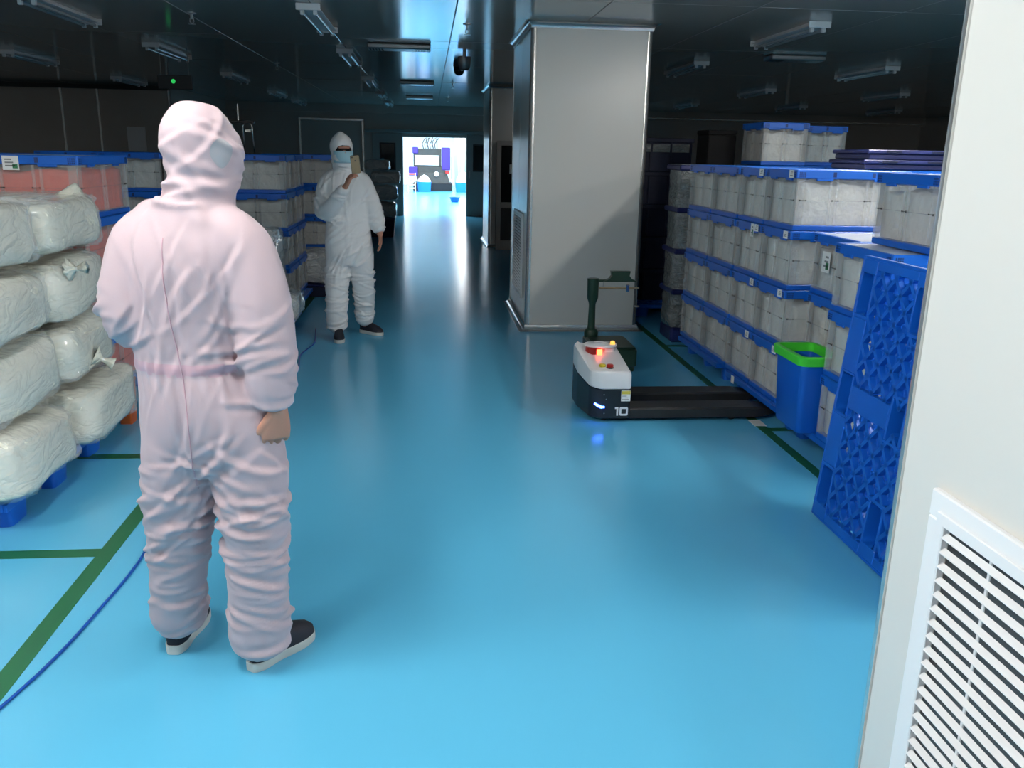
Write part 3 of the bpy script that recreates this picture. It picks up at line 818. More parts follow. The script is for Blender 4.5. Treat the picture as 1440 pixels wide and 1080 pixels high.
MB().box(.074, .128, -.2792, -.2784, .182, .203).build('label_header', M_('yellow_print', (.65, .55, .08), rough=.6), lb)
q = MB()
for k in range(3): q.box(.078, .122-.008*k, -.2792, -.2784, .147+.011*k, .151+.011*k)
q.build('label_lines', mt['print'], lb)
wp = M_('white_print', (.8, .8, .82), rough=.5)
MB().box(.047, .058, -.2775, -.2745, .045, .099).box(.037, .048, -.2775, -.2745, .088, .099).build('digit_one', wp, rb)
b = MB(); yy = (-.2775, -.2745); o_, i_ = rrect(.0265, .027, .009, 0), rrect(.0150, .0160, .004, 0)
b.loft([[(x+.0925, y, z+.072) for x, z, _ in o_] for y in yy]+[[(x+.0925, y, z+.072) for x, z, _ in i_] for y in reversed(yy)], closed=True); b.build('digit_zero', wp, rb)
led = MB().tube([(-.088, -.252, .118), (-.07, -.266, .108), (-.05, -.2765, .1), (-.03, -.278, .102)], [.006, .008, .008, .006], 8)
led.build('blue_light', M_('blue_led', (.2, .3, 1), emit=(.04, .12, 1), emit_s=26), rb, smooth=True)
for x, z in ((-.035, .18), (-.02, .15), (-.03, .06)): MB().lathe([(.004, -.2775), (.004, -.274)], (x, 0, z), 8, 'y').build('screw', mt['steel'], rb)
# two forks
FZ = .086
for y0, y1 in ((-.262, -.085), (.085, .262)):
    f = MB()
    sec = lambda x, h0, h1, iy: [(x, y0+iy, h0), (x, y1-iy, h0), (x, y1-iy, h1-.01), (x, y1-iy-.012, h1), (x, y0+iy+.012, h1), (x, y0+iy, h1-.01)]
    f.loft([sec(.13, .022, FZ, 0), sec(.95, .022, FZ, 0), sec(1.03, .03, FZ-.008, .012), sec(1.085, .045, FZ-.025, .035)])
    fo = f.build('fork', M_('black_fork_paint', (.016, .016, .017), rough=.42, bump=(30, .1, .003)), rb)
    MB().cbox(.75, .86, (y0+y1)/2-.03, (y0+y1)/2+.03, FZ-.001, FZ+.0015, .0005).build('roller_slot', mt['black'], fo)
    MB().lathe([(.036, y0+.03), (.036, y1-.03)], (.8, 0, .036), 16, 'y').build('roller', mt['black'], fo)
for y in (-.2, .2): MB().lathe([(.04, y-.02), (.04, y+.02)], (-.02, 0, .04), 16, 'y').build('wheel', mt['black'], rb)
MB().lathe([(.06, -.03), (.06, .03)], (.02, 0, .06), 18, 'y').build('wheel', mt['black'], rb)

# ---------------------------------------------------------------- platform scale behind the robot
sc = thing('platform_scale', 'dark green beam platform scale standing between robot and column', 'scale', (1.40, 6.44, 0))
b = MB(); b.loft([rrect(.155, .25, .02, .045), rrect(.165, .265, .02, .06), rrect(.165, .265, .02, .178), rrect(.155, .255, .02, .185)]); b.build('base', mt['scale'], sc)
MB().cbox(-.155, .155, -.255, .15, .185, .2, .006).build('platform', mt['scale'], sc)
for x in (-.14, .14):
    for y in (-.2, .2): MB().lathe([(.03, -.012), (.03, .012)], (x, y, .03), 14, 'x').build('wheel', mt['scale'], sc)
b = MB(); px, py = -.105, .215
b.lathe([(.055, .185), (.058, .22), (.05, .245), (.034, .255), (.03, .28), (.027, .45), (.032, .47), (.045, .50), (.046, .62), (.048, .655), (.03, .66)], (px, py, 0), 18); b.build('column', mt['scale'], sc, smooth=35)
b = MB(); b.cbox(px, .17, py-.02, py+.02, .63, .648, .004)
b.loft([[(x0, py+y, z) for x0, y in ((.02+i, -.03), (.2-i, -.03), (.2-i, .03), (.02+i, .03))] for i, z in ((-.05, .635), (0, .655), (.02, .68), (.015, .71), (.01, .715))])
b.build('hood', mt['scale'], sc)
MB().tube([(-.06, py-.03, .585), (.26, py-.03, .585)], .008, 8).build('beam', mt['brass'], sc)
MB().tube([(-.03, py-.03, .585), (-.02, py-.01, .635)], .005, 6).build('hanger', mt['steel'], sc)
MB().cbox(.155, .18, py-.045, py-.015, .555, .615, .006).build('poise', mt['chrome'], sc)
MB().tube([(.24, py-.03, .60), (.245, py-.03, .5), (.25, py-.03, .44)], .003, 6).build('weight_rod', mt['steel'], sc)
MB().lathe([(.004, .432), (.022, .434), (.022, .442), (.004, .444)], (.25, py-.03, 0), 14).build('weight_pan', mt['steel'], sc)

# ---------------------------------------------------------------- left side crates
GL = 'clear folding crates with blue lids on the left'
pallet((-2.5, 5.50, 0), 0, 'blue pallet under the red filled crates')
for k in range(4):
    tg = [('y', -.02, CH-.045, .085, .075)] if k == 3 else []
    crate(-2.56, -1.90, 5.00, 5.80, PH+CH*k, 'crate filled with red parts, %s layer behind the bags' % LAYER[k], 'crates with red contents', red=True, seed=1, tags=tg)
for k in range(4):
    crate(-3.24, -2.58, 5.00, 5.80, PH+CH*k, 'crate filled with red parts at the left picture edge, %s layer' % LAYER[k], 'crates with red contents', red=True, seed=2)
for c, x1 in enumerate((-1.335, -1.90, -2.46, -3.02)):
    for k in range(4):
        crate(x1-.56, x1, 8.42, 9.02, PH+CH*k, 'clear crate, %s layer, %s stack from the aisle in the row behind the pink coverall' % (LAYER[k], ('first', 'second', 'third', 'fourth')[c]), GL, seed=(c+k) % 3)
for k in range(4):
    crate(-1.895, -1.335, 9.04, 9.64, PH+CH*k, 'clear crate, %s layer, standing behind the first stack of the left row' % LAYER[k], GL, seed=k % 3)
pallet((-1.87, 8.95, 0), 0, 'blue pallet at the aisle end of the left crate row'); pallet((-3.1, 8.95, 0), 0, 'blue pallet farther left under the left crate row')
for c, x1 in enumerate((-1.05, -1.62)):
    for k in range(4):
        crate(x1-.56, x1, 10.3, 10.9, PH+CH*k, 'dim clear crate, %s layer, %s stack beside the standing person in white' % (LAYER[k], ('right', 'left')[c]), GL, seed=(c+k) % 3)
pallet((-1.65, 10.75, 0), 0, 'blue pallet under the dim crates beside the person in white')
# chrome upright frames on the crate row
t = thing('chrome_rack', 'chrome double upright frame standing on the left crates', 'rack', (-1.80, 8.75, ZT))
for x in (-.10, .08):
    MB().tube([(x-.045, 0, .002), (x-.05, 0, .26), (x-.03, 0, .29), (x+.02, 0, .29), (x+.035, 0, .26), (x+.045, 0, .002)], .007, 8).build('frame', mt['chrome'], t, smooth=True)
    MB().cbox(x-.03, x+.03, -.02, .02, .2, .235, .006).build('clamp', mt['chrome'], t)
MB().cbox(-.18, .18, -.05, .05, 0, .012, .004).build('foot', mt['darkmetal'], t)
MB().cbox(-.16, .14, -.03, .03, .285, .31, .006).build('top_bar', mt['black'], t)
MB().tube([(-.01, 0, .31), (-.01, 0, .46)], .009, 8).build('post', mt['steel'], t)
t = thing('notice_board', 'plain pale notice board on the dark wall above the left crates', 'board', (-5.55, 17.6, 0))
MB().cbox(-.17, .17, -.03, -.001, 1.50, 1.95, .006).build('board', mt['white_paint'], t)
MB().cbox(-.18, .18, -.028, -.0, 1.49, 1.50, .003).build('lower_edge', mt['steel'], t)

# ---------------------------------------------------------------- plastic bags
def bag(name, label, c, r, seed, mat='bag', group=None, neck=None, rz=0, flat=.30, amp=1.0, tip=None):
    t = thing(name, label, 'plastic bag', (c[0], c[1], c[2]-r[2]), rz, group)
    nu, nv = 56, 34; vs = []; fs = []; r = (r[0]*.97, r[1]*.94, r[2]*.94)
    for j in range(nv+1):
        th = PI*j/nv
        for i in range(nu):
            ph = 2*PI*i/nu
            def se(a, e): return math.copysign(abs(a)**e, a)
            x = se(math.sin(th), flat)*se(math.cos(ph), flat); y = se(math.sin(th), flat)*se(math.sin(ph), flat); z = se(math.cos(th), flat*1.15)
            p = Vector((x*r[0], y*r[1], z*r[2]))
            q = p*5.0+Vector((seed*7.3, seed*3.1, seed*1.7))
            d = fbm(q*.55, 2)*.034-.006
            rg = 1-abs(noise.noise(Vector((q.x*1.2, q.y*1.2, q.z*2.4))))*2.0
            rg2 = 1-abs(noise.noise(Vector((q.x*3.1+5, q.y*3.1, q.z*4.1))))*2.0
            d += (rg*.014+rg2*.006)*amp-.006
            n_ = Vector((x, y, z)).normalized()
            p = p+n_*d
            p.z = max(p.z, -r[2])
            vs.append((p.x, p.y, p.z+r[2]))
    for j in range(nv):
        for i in range(nu):
            a, b_ = j*nu+i, j*nu+(i+1) % nu
            fs.append((a, b_, b_+nu, a+nu))
    MB().add(vs, fs).build('contents', mt[mat], t, smooth=True)
    # outer film: finer grid with many sharp random creases
    mu, mv = 132, 80; W = np.empty((mu*(mv+1), 3)); N_ = np.empty_like(W); k_ = 0
    for j in range(mv+1):
        th = PI*j/mv
        for i in range(mu):
            ph = 2*PI*i/mu
            x = math.copysign(abs(math.sin(th))**flat, 1)*math.copysign(abs(math.cos(ph))**flat, math.cos(ph)); y = abs(math.sin(th))**flat*math.copysign(abs(math.sin(ph))**flat, math.sin(ph)); z = math.copysign(abs(math.cos(th))**(flat*1.15), math.cos(th))
            p = Vector((x*r[0], y*r[1], z*r[2])); q = p*5.0+Vector((seed*7.3, seed*3.1, seed*1.7)); n_ = Vector((x, y, z)).normalized()
            p = p+n_*(fbm(q*.55, 2)*.034+.006); W[k_] = p; N_[k_] = n_; k_ += 1
    rnd = random.Random(seed*13+1); disp = np.zeros(len(W))
    for c_ in range(110):
        a = rnd.randrange(len(W)); c0_ = W[a]; n0 = Vector(N_[a]); u0 = n0.orthogonal().normalized(); w0 = n0.cross(u0)
        if neck is not None and rnd.random() < .45:      # pleats run towards the tied neck
            dr = Vector(neck[0])-Vector(c)-Vector(c0_); dr = dr-n0*dr.dot(n0)
            if dr.length < 1e-4: continue
            dr.normalize()
        else:
            th_ = rnd.uniform(0, PI); dr = u0*math.cos(th_)+w0*math.sin(th_)
        ac = n0.cross(dr); L_ = rnd.uniform(.05, .16); wd = rnd.uniform(.006, .013); h_ = rnd.uniform(.006, .015)*min(1.2, amp); cv = rnd.uniform(-3, 3)
        q = W-c0_; al = q@np.array(dr); tt = (q@np.array(ac)+cv*al*al)/wd; dp = q@np.array(n0)
        disp += h_*np.exp(-(al/L_)**4)*np.exp(-(dp/.06)**2)*(np.exp(-tt*tt)-.5*np.exp(-((tt-1.7)/1.1)**2))
    W = W+N_*np.clip(disp, -.008, .022)[:, None]
    W[:, 2] = np.maximum(W[:, 2], -r[2])+r[2]
    fs2 = [(j*mu+i, j*mu+(i+1) % mu, (j+1)*mu+(i+1) % mu, (j+1)*mu+i) for j in range(mv) for i in range(mu)]
    MB().add([tuple(p) for p in W], fs2).build('film', mt['film'], t, smooth=True)
    if tip:
        p, d, L = Vector(tip[0])-Vector((c[0], c[1], c[2]-r[2])), Vector(tip[1]).normalized(), tip[2]
        u = d.orthogonal().normalized(); w = d.cross(u)
        MB().loft([[p+d*(L*k/6)+(u*math.cos(2*PI*i/18)+w*(.45*math.sin(2*PI*i/18)))*(.11*(1-k/6)**.8+.006)*(1+.18*math.sin(i*3+k)) for i in range(18)] for k in range(7)]).build('film_tip', mt[mat], t, smooth=True)
    if neck:
        p, d, L = Vector(neck[0]), Vector(neck[1]).normalized(), neck[2]
        u = d.orthogonal().normalized(); w = d.cross(u); n = 20; rings = []
        for k in range(9):
            s = k/8; R = (.075*(1-s/.45)**1.5+.014) if s < .45 else (.014+.036*((s-.45)/.55)**1.2)
            R *= L/.16
            rings.append([p-Vector((0, 0, c[2]-r[2]))-Vector((c[0], c[1], 0))+d*(L*s)+(u*math.cos(2*PI*i/n)+w*math.sin(2*PI*i/n))*R*(1+.28*math.sin(i*2.5+seed)+.18*noise.noise(Vector((i*1.3, s*4, seed)))) for i in range(n)])
        MB().loft(rings).build('tied_neck', mt[mat], t, smooth=True)
        MB().tube([p-Vector((c[0], c[1], c[2]-r[2]))+d*(L*.40), p-Vector((c[0], c[1], c[2]-r[2]))+d*(L*.50)], .019*L/.16, 10).build('tie', mt['paper'], t)
    return t
pallet((-2.27, 4.10, 0), PI/2, 'blue pallet loaded with milky plastic bags')
GB = 'milky plastic bags stacked on the left pallet'
BX = -2.05
zl = [.135, .50, .82, 1.12]
bag('plastic_bag', 'bottom milky bag bulging over the pallet edge, at the left picture edge', (BX+.03, 3.80, .289), (.34, .375, .150), 1, group=GB)
bag('plastic_bag', 'bottom milky bag of the pile beside the pink coverall', (BX+.05, 4.555, .289), (.35, .372, .150), 2, group=GB)
bag('plastic_bag', 'second-layer milky bag at the left picture edge', (BX-.02, 3.80, .605), (.33, .375, .150), 3, group=GB)
bag('plastic_bag', 'second-layer milky bag with a tied neck facing the aisle', (BX-.0, 4.555, .605), (.33, .372, .150), 4, group=GB, neck=((-1.735, 4.50, .55), (.8, .25, -.45), .10))
bag('plastic_bag', 'third-layer milky bag at the left picture edge', (BX-.03, 3.80, .915), (.33, .375, .143), 5, group=GB)
bag('plastic_bag', 'third-layer milky bag with a knotted tuft pointing at the aisle', (BX-.02, 4.555, .92), (.33, .372, .150), 6, group=GB, neck=((-1.755, 4.36, 1.02), (.8, -.1, .1), .09))
bag('plastic_bag', 'top milky bag of the pile at the left picture edge', (BX-.04, 3.80, 1.235), (.33, .375, .145), 7, group=GB)
bag('plastic_bag', 'top milky bag with a pointed tip beside the pink coverall', (BX-.05, 4.555, 1.222), (.34, .372, .139), 8, group=GB, tip=((-1.86, 4.74, 1.28), (.12, .3, .85), .14))
t = thing('orange_tub', 'orange tub peeking out behind the bag pile', 'tub', (-1.80, 5.08, 0))
MB().loft([rrect(.035, .05, .012, 0), rrect(.043, .058, .012, .25), rrect(.047, .062, .012, .25), rrect(.047, .062, .012, .265), rrect(.04, .055, .012, .265), rrect(.03, .045, .012, .01)]).build('shell', mt['orange'], t, smooth=40)
MB().cbox(-.028, .028, -.042, .042, .012, .22, .008).build('contents', mt['orange'], t)
# clear bags beside the left crate row
GC = 'clear plastic bags in the dim left aisle'
bag('plastic_bag', 'tall clear bag standing right behind the pink coverall', (-1.55, 7.72, .685), (.24, .28, .265), 11, 'bag_clear', GC, amp=1.5)
bag('plastic_bag', 'clear bag at the foot of the pile behind the pink coverall', (-1.42, 7.70, .262), (.28, .30, .108), 12, 'bag_clear', GC, amp=1.6)
pallet((-1.80, 7.62, 0), 0, 'blue pallet under the clear bags behind the pink coverall')
bag('plastic_bag', 'shiny clear bag lying low beside the legs of the person in white', (-1.30, 9.92, .33), (.24, .24, .185), 13, 'bag_clear', GC, amp=1.6)
tb = thing('low_box', 'low dark box under the shiny clear bag', 'box', (-1.32, 9.92, 0)); MB().cbox(-.24, .24, -.26, .26, 0, .12, .01).build('body', mt['navy_dark'], tb); MB().cbox(-.25, .25, -.27, .27, .12, .138, .005).build('lid', mt['navy'], tb)
# bag pile by the sliding door
tb = thing('storage_bin', 'dark bin under the clear bags near the far doorway', 'bin', (-.98, 17.0, 0))
MB().loft([rrect(.30, .30, .03, 0), rrect(.33, .33, .03, .34)]).build('shell', mt['navy_dark'], tb); MB().loft([rrect(.34, .34, .03, .34), rrect(.34, .34, .03, .37)]).build('rim', mt['navy'], tb)
GF = 'clear plastic bags by the far doorway'
bag('plastic_bag', 'lowest clear bag of the pile near the far doorway', (-.93, 17.0, .37+.15), (.31, .28, .14), 21, 'bag_clear', GF, amp=1.8)
bag('plastic_bag', 'middle clear bag of the pile near the far doorway', (-.90, 17.0, .83), (.29, .28, .135), 22, 'bag_clear', GF, amp=1.8)
bag('plastic_bag', 'clear bag bulging to the right near the far doorway', (-.82, 17.0, 1.115), (.27, .25, .11), 23, 'bag_clear', GF, amp=1.8)
bag('plastic_bag', 'topmost clear bag of the pile near the far doorway', (-.98, 17.0, 1.345), (.24, .24, .09), 24, 'bag_clear', GF, amp=1.8)

# ---------------------------------------------------------------- cable on the floor
pts = []
cab = [(-1.36, 1.9), (-1.22, 2.45), (-1.17, 2.9), (-1.155, 3.2), (-1.17, 3.45), (-1.16, 3.8), (-1.10, 4.4), (-1.02, 5.2), (-1.0, 5.9), (-.98, 6.3), (-1.03, 6.8), (-.98, 7.2), (-1.0, 7.5), (-1.05, 7.9)]
for i in range(len(cab)-1):
    p0, p1, p2, p3 = [Vector(cab[max(0, min(len(cab)-1, i+k))]) for k in (-1, 0, 1, 2)]
    for s in range(6):
        t_ = s/6
        q = .5*((2*p1)+(p2-p0)*t_+(2*p0-5*p1+4*p2-p3)*t_*t_+(3*p1-p0-3*p2+p3)*t_**3)
        pts.append((q.x, q.y, .0065))
tag(MB().tube(pts, .005, 8).build('cable', mt['cable'], smooth=True), 'blue cable lying along the green floor line', 'cable')

# ---------------------------------------------------------------- cabinet in front of the far column
t = thing('framed_cabinet', 'dark cabinet with a pale frame and a small G2 sign at the far column', 'cabinet', (1.55, 14.88, 0))
MB().cbox(-.40, .42, -.18, .2, 0, 1.78, .01).build('body', mt['darkmetal'], t)
f = MB()
for q in ((-.42, -.34, 0, 1.80), (.34, .42, 0, 1.80), (-.34, .34, 1.72, 1.80), (-.34, .34, .70, .80), (-.34, .34, 0, .16)): f.cbox(q[0], q[1], -.21, -.18, q[2], q[3], .006)
f.build('door_frame', mt['wall'], t)
MB().box(-.34, .34, -.186, -.181, .80, 1.72).build('pane', mt['glass_dark'], t); MB().box(-.34, .34, -.186, -.181, .16, .70).build('lower_panel', mt['black'], t)
sg = MB().cbox(-.20, .05, -.192, -.187, 1.27, 1.42, .002).build('sign', mt['paper'], t)
text('sign_text', 'G2', .13, mt['black'], sg, basis((-.075, -.1925, 1.345), (1, 0, 0), (0, 0, 1)), .0005)
MB().cbox(-.37, -.35, -.23, -.21, 1.0, 1.12, .003).build('handle', mt['steel'], t)

# ---------------------------------------------------------------- things in the bright room
mt['purple'] = M_('purple_machine_paint', (.06, .03, .30), rough=.4); mt['machine'] = M_('dark_machine_metal', (.05, .05, .045), rough=.45, vary=(6, .4))
mc = thing('moulding_machine', 'dark and purple moulding machine standing in the bright room', 'machine', (.15, 37.6, 0))
MB().cbox(-.80, .85, -.5, 1.6, 0, .32, .02).build('plinth', mt['black'], mc)
MB().loft([[(-.55, -.45, .32), (.75, -.45, .32), (.75, 1.4, .32), (-.55, 1.4, .32)], [(-.75, -.4, .75), (.62, -.4, .75), (.62, 1.4, .75), (-.75, 1.4, .75)], [(-.75, -.4, 1.0), (.45, -.4, 1.0), (.45, 1.4, 1.0), (-.75, 1.4, 1.0)]]).build('bed', mt['machine'], mc)
MB().cbox(-.78, .38, -.35, .3, 1.0, 1.72, .02).build('housing', mt['machine'], mc)
MB().cbox(-.72, .28, -.40, -.35, 1.05, 1.45, .01).build('white_guard', mt['white_room'], mc)
MB().cbox(.40, .76, -.42, .5, .85, 1.78, .03).build('purple_cover', mt['purple'], mc); MB().cbox(-.82, -.58, -.42, .3, 1.52, 1.78, .02).build('purple_cap', mt['purple'], mc); MB().cbox(-.98, -.6, -.5, .2, .62, .98, .02).build('purple_box', mt['purple'], mc)
hs = MB()
for k in range(9):
    x = -.35+.07*k; hs.tube([(x, -.1, 1.7), (x-.06+.03*(k % 3), -.12, 1.9), (x+.05*math.sin(k*2), -.1, 2.05), (x+.08, 0, 2.15+.12*(k % 2))], .018, 6)
hs.build('hoses', mt['machine'], mc)
MB().cbox(.55, .72, -.55, -.43, .72, .84, .01).build('red_control', M_('red_paint', (.5, .03, .03)), mc)
MB().lathe([(.02, -.03), (.10, -.02), (.10, .02), (.02, .03)], (.18, -.50, .70), 16, 'y').build('hand_wheel', mt['white_room'], mc)
MB().cbox(.80, .84, -.45, -.35, .5, 1.4, .01).build('side_rail', mt['steel'], mc)
def blue_tote(x, y, w, h, label, heap):
    t = thing('blue_tote', label, 'tote', (x, y, 0), 0, 'blue totes heaped with white material')
    MB().loft([rrect(w*.9, w*.7, .03, .005), rrect(w, w*.8, .03, h), rrect(w*.96, w*.76, .03, h), rrect(w*.86, w*.66, .03, .02)]).build('shell', M_('bright_blue_plastic', (.01, .22, .75), rough=.4), t)
    hp = MB(); n = 20; rings = []
    for k in range(7):
        s = k/6; rr_ = math.cos(s*PI/2)**.6*.95+.02
        rings.append([(w*.94*rr_*math.cos(2*PI*i/n)*(1+.08*math.sin(i*3+k)), w*.74*rr_*math.sin(2*PI*i/n), h-.03+heap*s) for i in range(n)])
    hp.loft(rings).build('white_heap', mt['white_room'], t, smooth=True)
blue_tote(-.18, 36.2, .28, .40, 'left blue tote heaped with white material in the bright room', .32)
blue_tote(1.42, 36.4, .32, .38, 'right blue tote heaped with white material in the bright room', .5)
t = thing('shelf_cart', 'small pale shelf cart with a red top beside the left blue tote', 'cart', (-.68, 36.0, 0))
for x in (-.14, .14):
    for y in (-.2, .2): MB().cbox(x-.02, x+.02, y-.02, y+.02, 0, .75, .004).build('leg', mt['white_paint'], t)
for k in range(5): MB().cbox(-.16, .16, -.22, .22, .12+.14*k, .17+.14*k, .005).build('shelf', M_('beige_shelf', (.55, .42, .33), rough=.5) if k < 4 else M_('red_tray', (.65, .12, .08), rough=.4), t)
t = thing('basin', 'small blue basin on the floor just inside the bright room', 'basin', (.86, 29.0, 0))
MB().lathe([(.10, .0), (.12, .005), (.17, .14), (.185, .16), (.18, .165), (.16, .14), (.11, .015), (.01, .012)], n=24).build('shell', mt['blue'], t, smooth=40)
cu = thing('strip_curtain', 'white strip curtain hanging on the right of the bright room', 'curtain', (0, 0, 0))
for k in range(10):
    x = 1.15+.155*k; b = MB(); 
    b.loft([[(x+.02*math.sin(z*3+k), 39.5+.06*(k % 2), z), (x+.15+.02*math.sin(z*3+k), 39.55+.06*(k % 2), z), (x+.15+.02*math.sin(z*3+k), 39.56+.06*(k % 2), z), (x+.02*math.sin(z*3+k), 39.52+.06*(k % 2), z)] for z in (.05, .6, 1.2, 1.8, 2.4, 2.9)])
    b.build('strip', M_('grey_vinyl', (.55, .56, .55), rough=.3) if k % 3 == 0 else mt['white_room'], cu)
MB().tube([(1.1, 39.55, 2.92), (2.8, 39.55, 2.92)], .025, 8).build('rail', mt['steel'], cu)
for x in (1.12, 2.78): MB().tube([(x, 39.55, 2.92), (x, 39.55, 3.5)], .015, 8).build('hanger', mt['steel'], cu)

# ---------------------------------------------------------------- people
def remesh(mb, voxel, smooth=6):
    me = mb.mesh('tmp_body')
    bm = bmesh.new(); bm.from_mesh(me); bmesh.ops.recalc_face_normals(bm, faces=bm.faces); bm.to_mesh(me); bm.free()
    o = bpy.data.objects.new('tmp_body', me); col.objects.link(o)
    md = o.modifiers.new('r', 'REMESH'); md.mode = 'VOXEL'; md.voxel_size = voxel
    dg = bpy.context.evaluated_depsgraph_get(); ev = o.evaluated_get(dg); m2 = ev.to_mesh()
    n = len(m2.vertices); co = np.empty(n*3); m2.vertices.foreach_get('co', co); co = co.reshape(-1, 3)
    faces = [tuple(p.vertices) for p in m2.polygons]
    ed = np.empty(len(m2.edges)*2, dtype=np.int64); m2.edges.foreach_get('vertices', ed); ed = ed.reshape(-1, 2)
    ev.to_mesh_clear(); bpy.data.objects.remove(o); bpy.data.meshes.remove(me)
    deg = np.bincount(ed.ravel(), minlength=n).astype(float)[:, None]; deg[deg == 0] = 1
    def lap(c):
        s = np.zeros_like(c); np.add.at(s, ed[:, 0], c[ed[:, 1]]); np.add.at(s, ed[:, 1], c[ed[:, 0]]); return s/deg
    for k in range(smooth):
        co = co+.55*(lap(co)-co); co = co-.50*(lap(co)-co) if k % 2 else co
    return co, faces, ed, lap
def normals(co, faces):
    n = np.zeros_like(co); F = np.array([f if len(f) == 4 else (*f, f[-1]) for f in faces])
    fn = np.cross(co[F[:, 2]]-co[F[:, 0]], co[F[:, 3]]-co[F[:, 1]])
    for k in range(4): np.add.at(n, F[:, k], fn)
    return n/np.maximum(np.linalg.norm(n, axis=1, keepdims=True), 1e-12)
def parts_from(co, faces, which, mats, parent, names):
    """which: one class per face; builds one smooth mesh for each class"""
    out = {}
    for c in names:
        fs = [f for f, w in zip(faces, which) if w == c]
        if not fs: continue
        used = sorted({i for f in fs for i in f}); mp = {v: k for k, v in enumerate(used)}
        me = bpy.data.meshes.new(names[c]); me.from_pydata([tuple(co[i]) for i in used], [], [tuple(mp[i] for i in f) for f in fs])
        me.materials.append(mats[c]); me.shade_smooth(); me.update()
        out[c] = link(names[c], me, parent)
    return out
def catmull(P, sub=4):
    P = [np.array(p, float) for p in P]; out = []
    for i in range(len(P)-1):
        p0, p1, p2, p3 = P[max(0, i-1)], P[i], P[i+1], P[min(len(P)-1, i+2)]
        for s in range(sub):
            t = s/sub; out.append(.5*((2*p1)+(p2-p0)*t+(2*p0-5*p1+4*p2-p3)*t*t+(3*p1-p0-3*p2+p3)*t**3))
    out.append(P[-1]); return out
def limb(mb, pts, sub=4, n=20):
    """pts: (x, y, z, r)"""
    q = catmull(pts, sub)
    mb.tube([tuple(p[:3]) for p in q], [max(.003, float(p[3])) for p in q], n)
def stack(mb, rings, s, d, sub=3, n=28, e=.9):
    """rings: (cx, cy, cz, rx, ry) with side vector s and depth vector d"""
    q = catmull(rings, sub); out = []
    for cx, cy, cz, rx, ry in q:
        out.append([(cx+s[0]*rx*math.copysign(abs(math.cos(a))**e, math.cos(a))+d[0]*ry*math.copysign(abs(math.sin(a))**e, math.sin(a)),
                     cy+s[1]*rx*math.copysign(abs(math.cos(a))**e, math.cos(a))+d[1]*ry*math.copysign(abs(math.sin(a))**e, math.sin(a)), cz)
                    for a in [2*PI*k/n for k in range(n)]])
    mb.loft(out)
def ellipsoid(mb, c, ax, r, n=24, m_=16):
    """ax: three unit axes"""
    ax = [Vector(a) for a in ax]; c = Vector(c); rings = []
    for j in range(1, m_):
        th = PI*j/m_
        rings.append([c+ax[0]*(r[0]*math.sin(th)*math.cos(2*PI*k/n))+ax[1]*(r[1]*math.sin(th)*math.sin(2*PI*k/n))+ax[2]*(r[2]*math.cos(th)) for k in range(n)])
    mb.loft(rings)
def hand(mb, wrist, fwd, palm_n, thumb_side, curl, spread=.12, s=1.0, thumb_curl=.6, first=.7, abd=.75):
    """palm, four fingers with three phalanges each and a thumb leaving the side of the palm"""
    w = Vector(wrist); f = Vector(fwd).normalized(); n = Vector(palm_n); n = (n-f*n.dot(f)).normalized(); t = Vector(thumb_side); t = (t-f*t.dot(f)-n*t.dot(n)).normalized()
    rings = []
    for d, hw, hh in ((-.03, .026, .02), (0, .027, .019), (.03, .036, .017), (.06, .041, .015), (.085, .040, .012)):
        rings.append([w+f*(d*s)+t*(hw*s*math.cos(2*PI*k/16))+n*(hh*s*math.sin(2*PI*k/16)) for k in range(16)])
    mb.loft(rings)
    for k, (off, L, r) in enumerate(((.0335, .072, .0086), (.0115, .080, .0088), (-.0105, .075, .0084), (-.0315, .058, .0075))):
        p = w+f*(.072*s)+t*(off*s); d = (f+t*((1.2-k)*spread*.35)).normalized(); ps = [p]; cu = curl[k] if isinstance(curl, (list, tuple)) else curl
        for q, fr in enumerate((.45, .31, .24)):
            ang = cu*(first, 1.15, .8)[q]
            d = (d*math.cos(ang)+n*math.sin(ang)).normalized()
            # keep bending in the plane of d and n
            n2 = (n-d*n.dot(d))
            p = p+d*(L*fr*s); ps.append(p)
            n_old = n
        mb.tube([tuple(x) for x in ps], [r*s*1.05, r*s, r*s*.93, r*s*.75], 10)
    p = w+f*(.018*s)+t*(.024*s); d = (t*abd+f*.65+n*.15).normalized(); ps = [p]
    for fr in (.042, .032, .026):
        p = p+d*(fr*s); ps.append(p); d = (d+(f*.5+n*thumb_curl-t*.45*thumb_curl)*.5).normalized()
    mb.tube([tuple(x) for x in ps], [.014*s, .0115*s, .0102*s, .008*s], 10)
def head(mb, c, fwd, s=1.0):
    """skull, jaw, nose, brow, ears; c is the middle of the head"""
    f = Vector(fwd).normalized(); u = Vector((0, 0, 1)); r = f.cross(u).normalized(); c = Vector(c)
    ellipsoid(mb, c+u*.025*s-f*.01*s, (r, f, u), (.076*s, .096*s, .098*s))
    ellipsoid(mb, c-u*.045*s+f*.018*s, (r, f, u), (.058*s, .072*s, .075*s))
    ellipsoid(mb, c+f*.094*s-u*.02*s, (r, f, u), (.015*s, .022*s, .024*s), 12, 8)
    mb.tube([tuple(c+f*.080*s+r*.048*s+u*.028*s), tuple(c+f*.094*s+u*.03*s), tuple(c+f*.080*s-r*.048*s+u*.028*s)], .010*s, 8)
    mb.tube([tuple(c+f*.083*s+r*.022*s-u*.062*s), tuple(c+f*.089*s-u*.062*s), tuple(c+f*.083*s-r*.022*s-u*.062*s)], .008*s, 8)
    for sd in (-1, 1): ellipsoid(mb, c+r*(sd*.077*s)-u*.008*s-f*.005*s, (f, r, u), (.018*s, .009*s, .032*s), 12, 8)
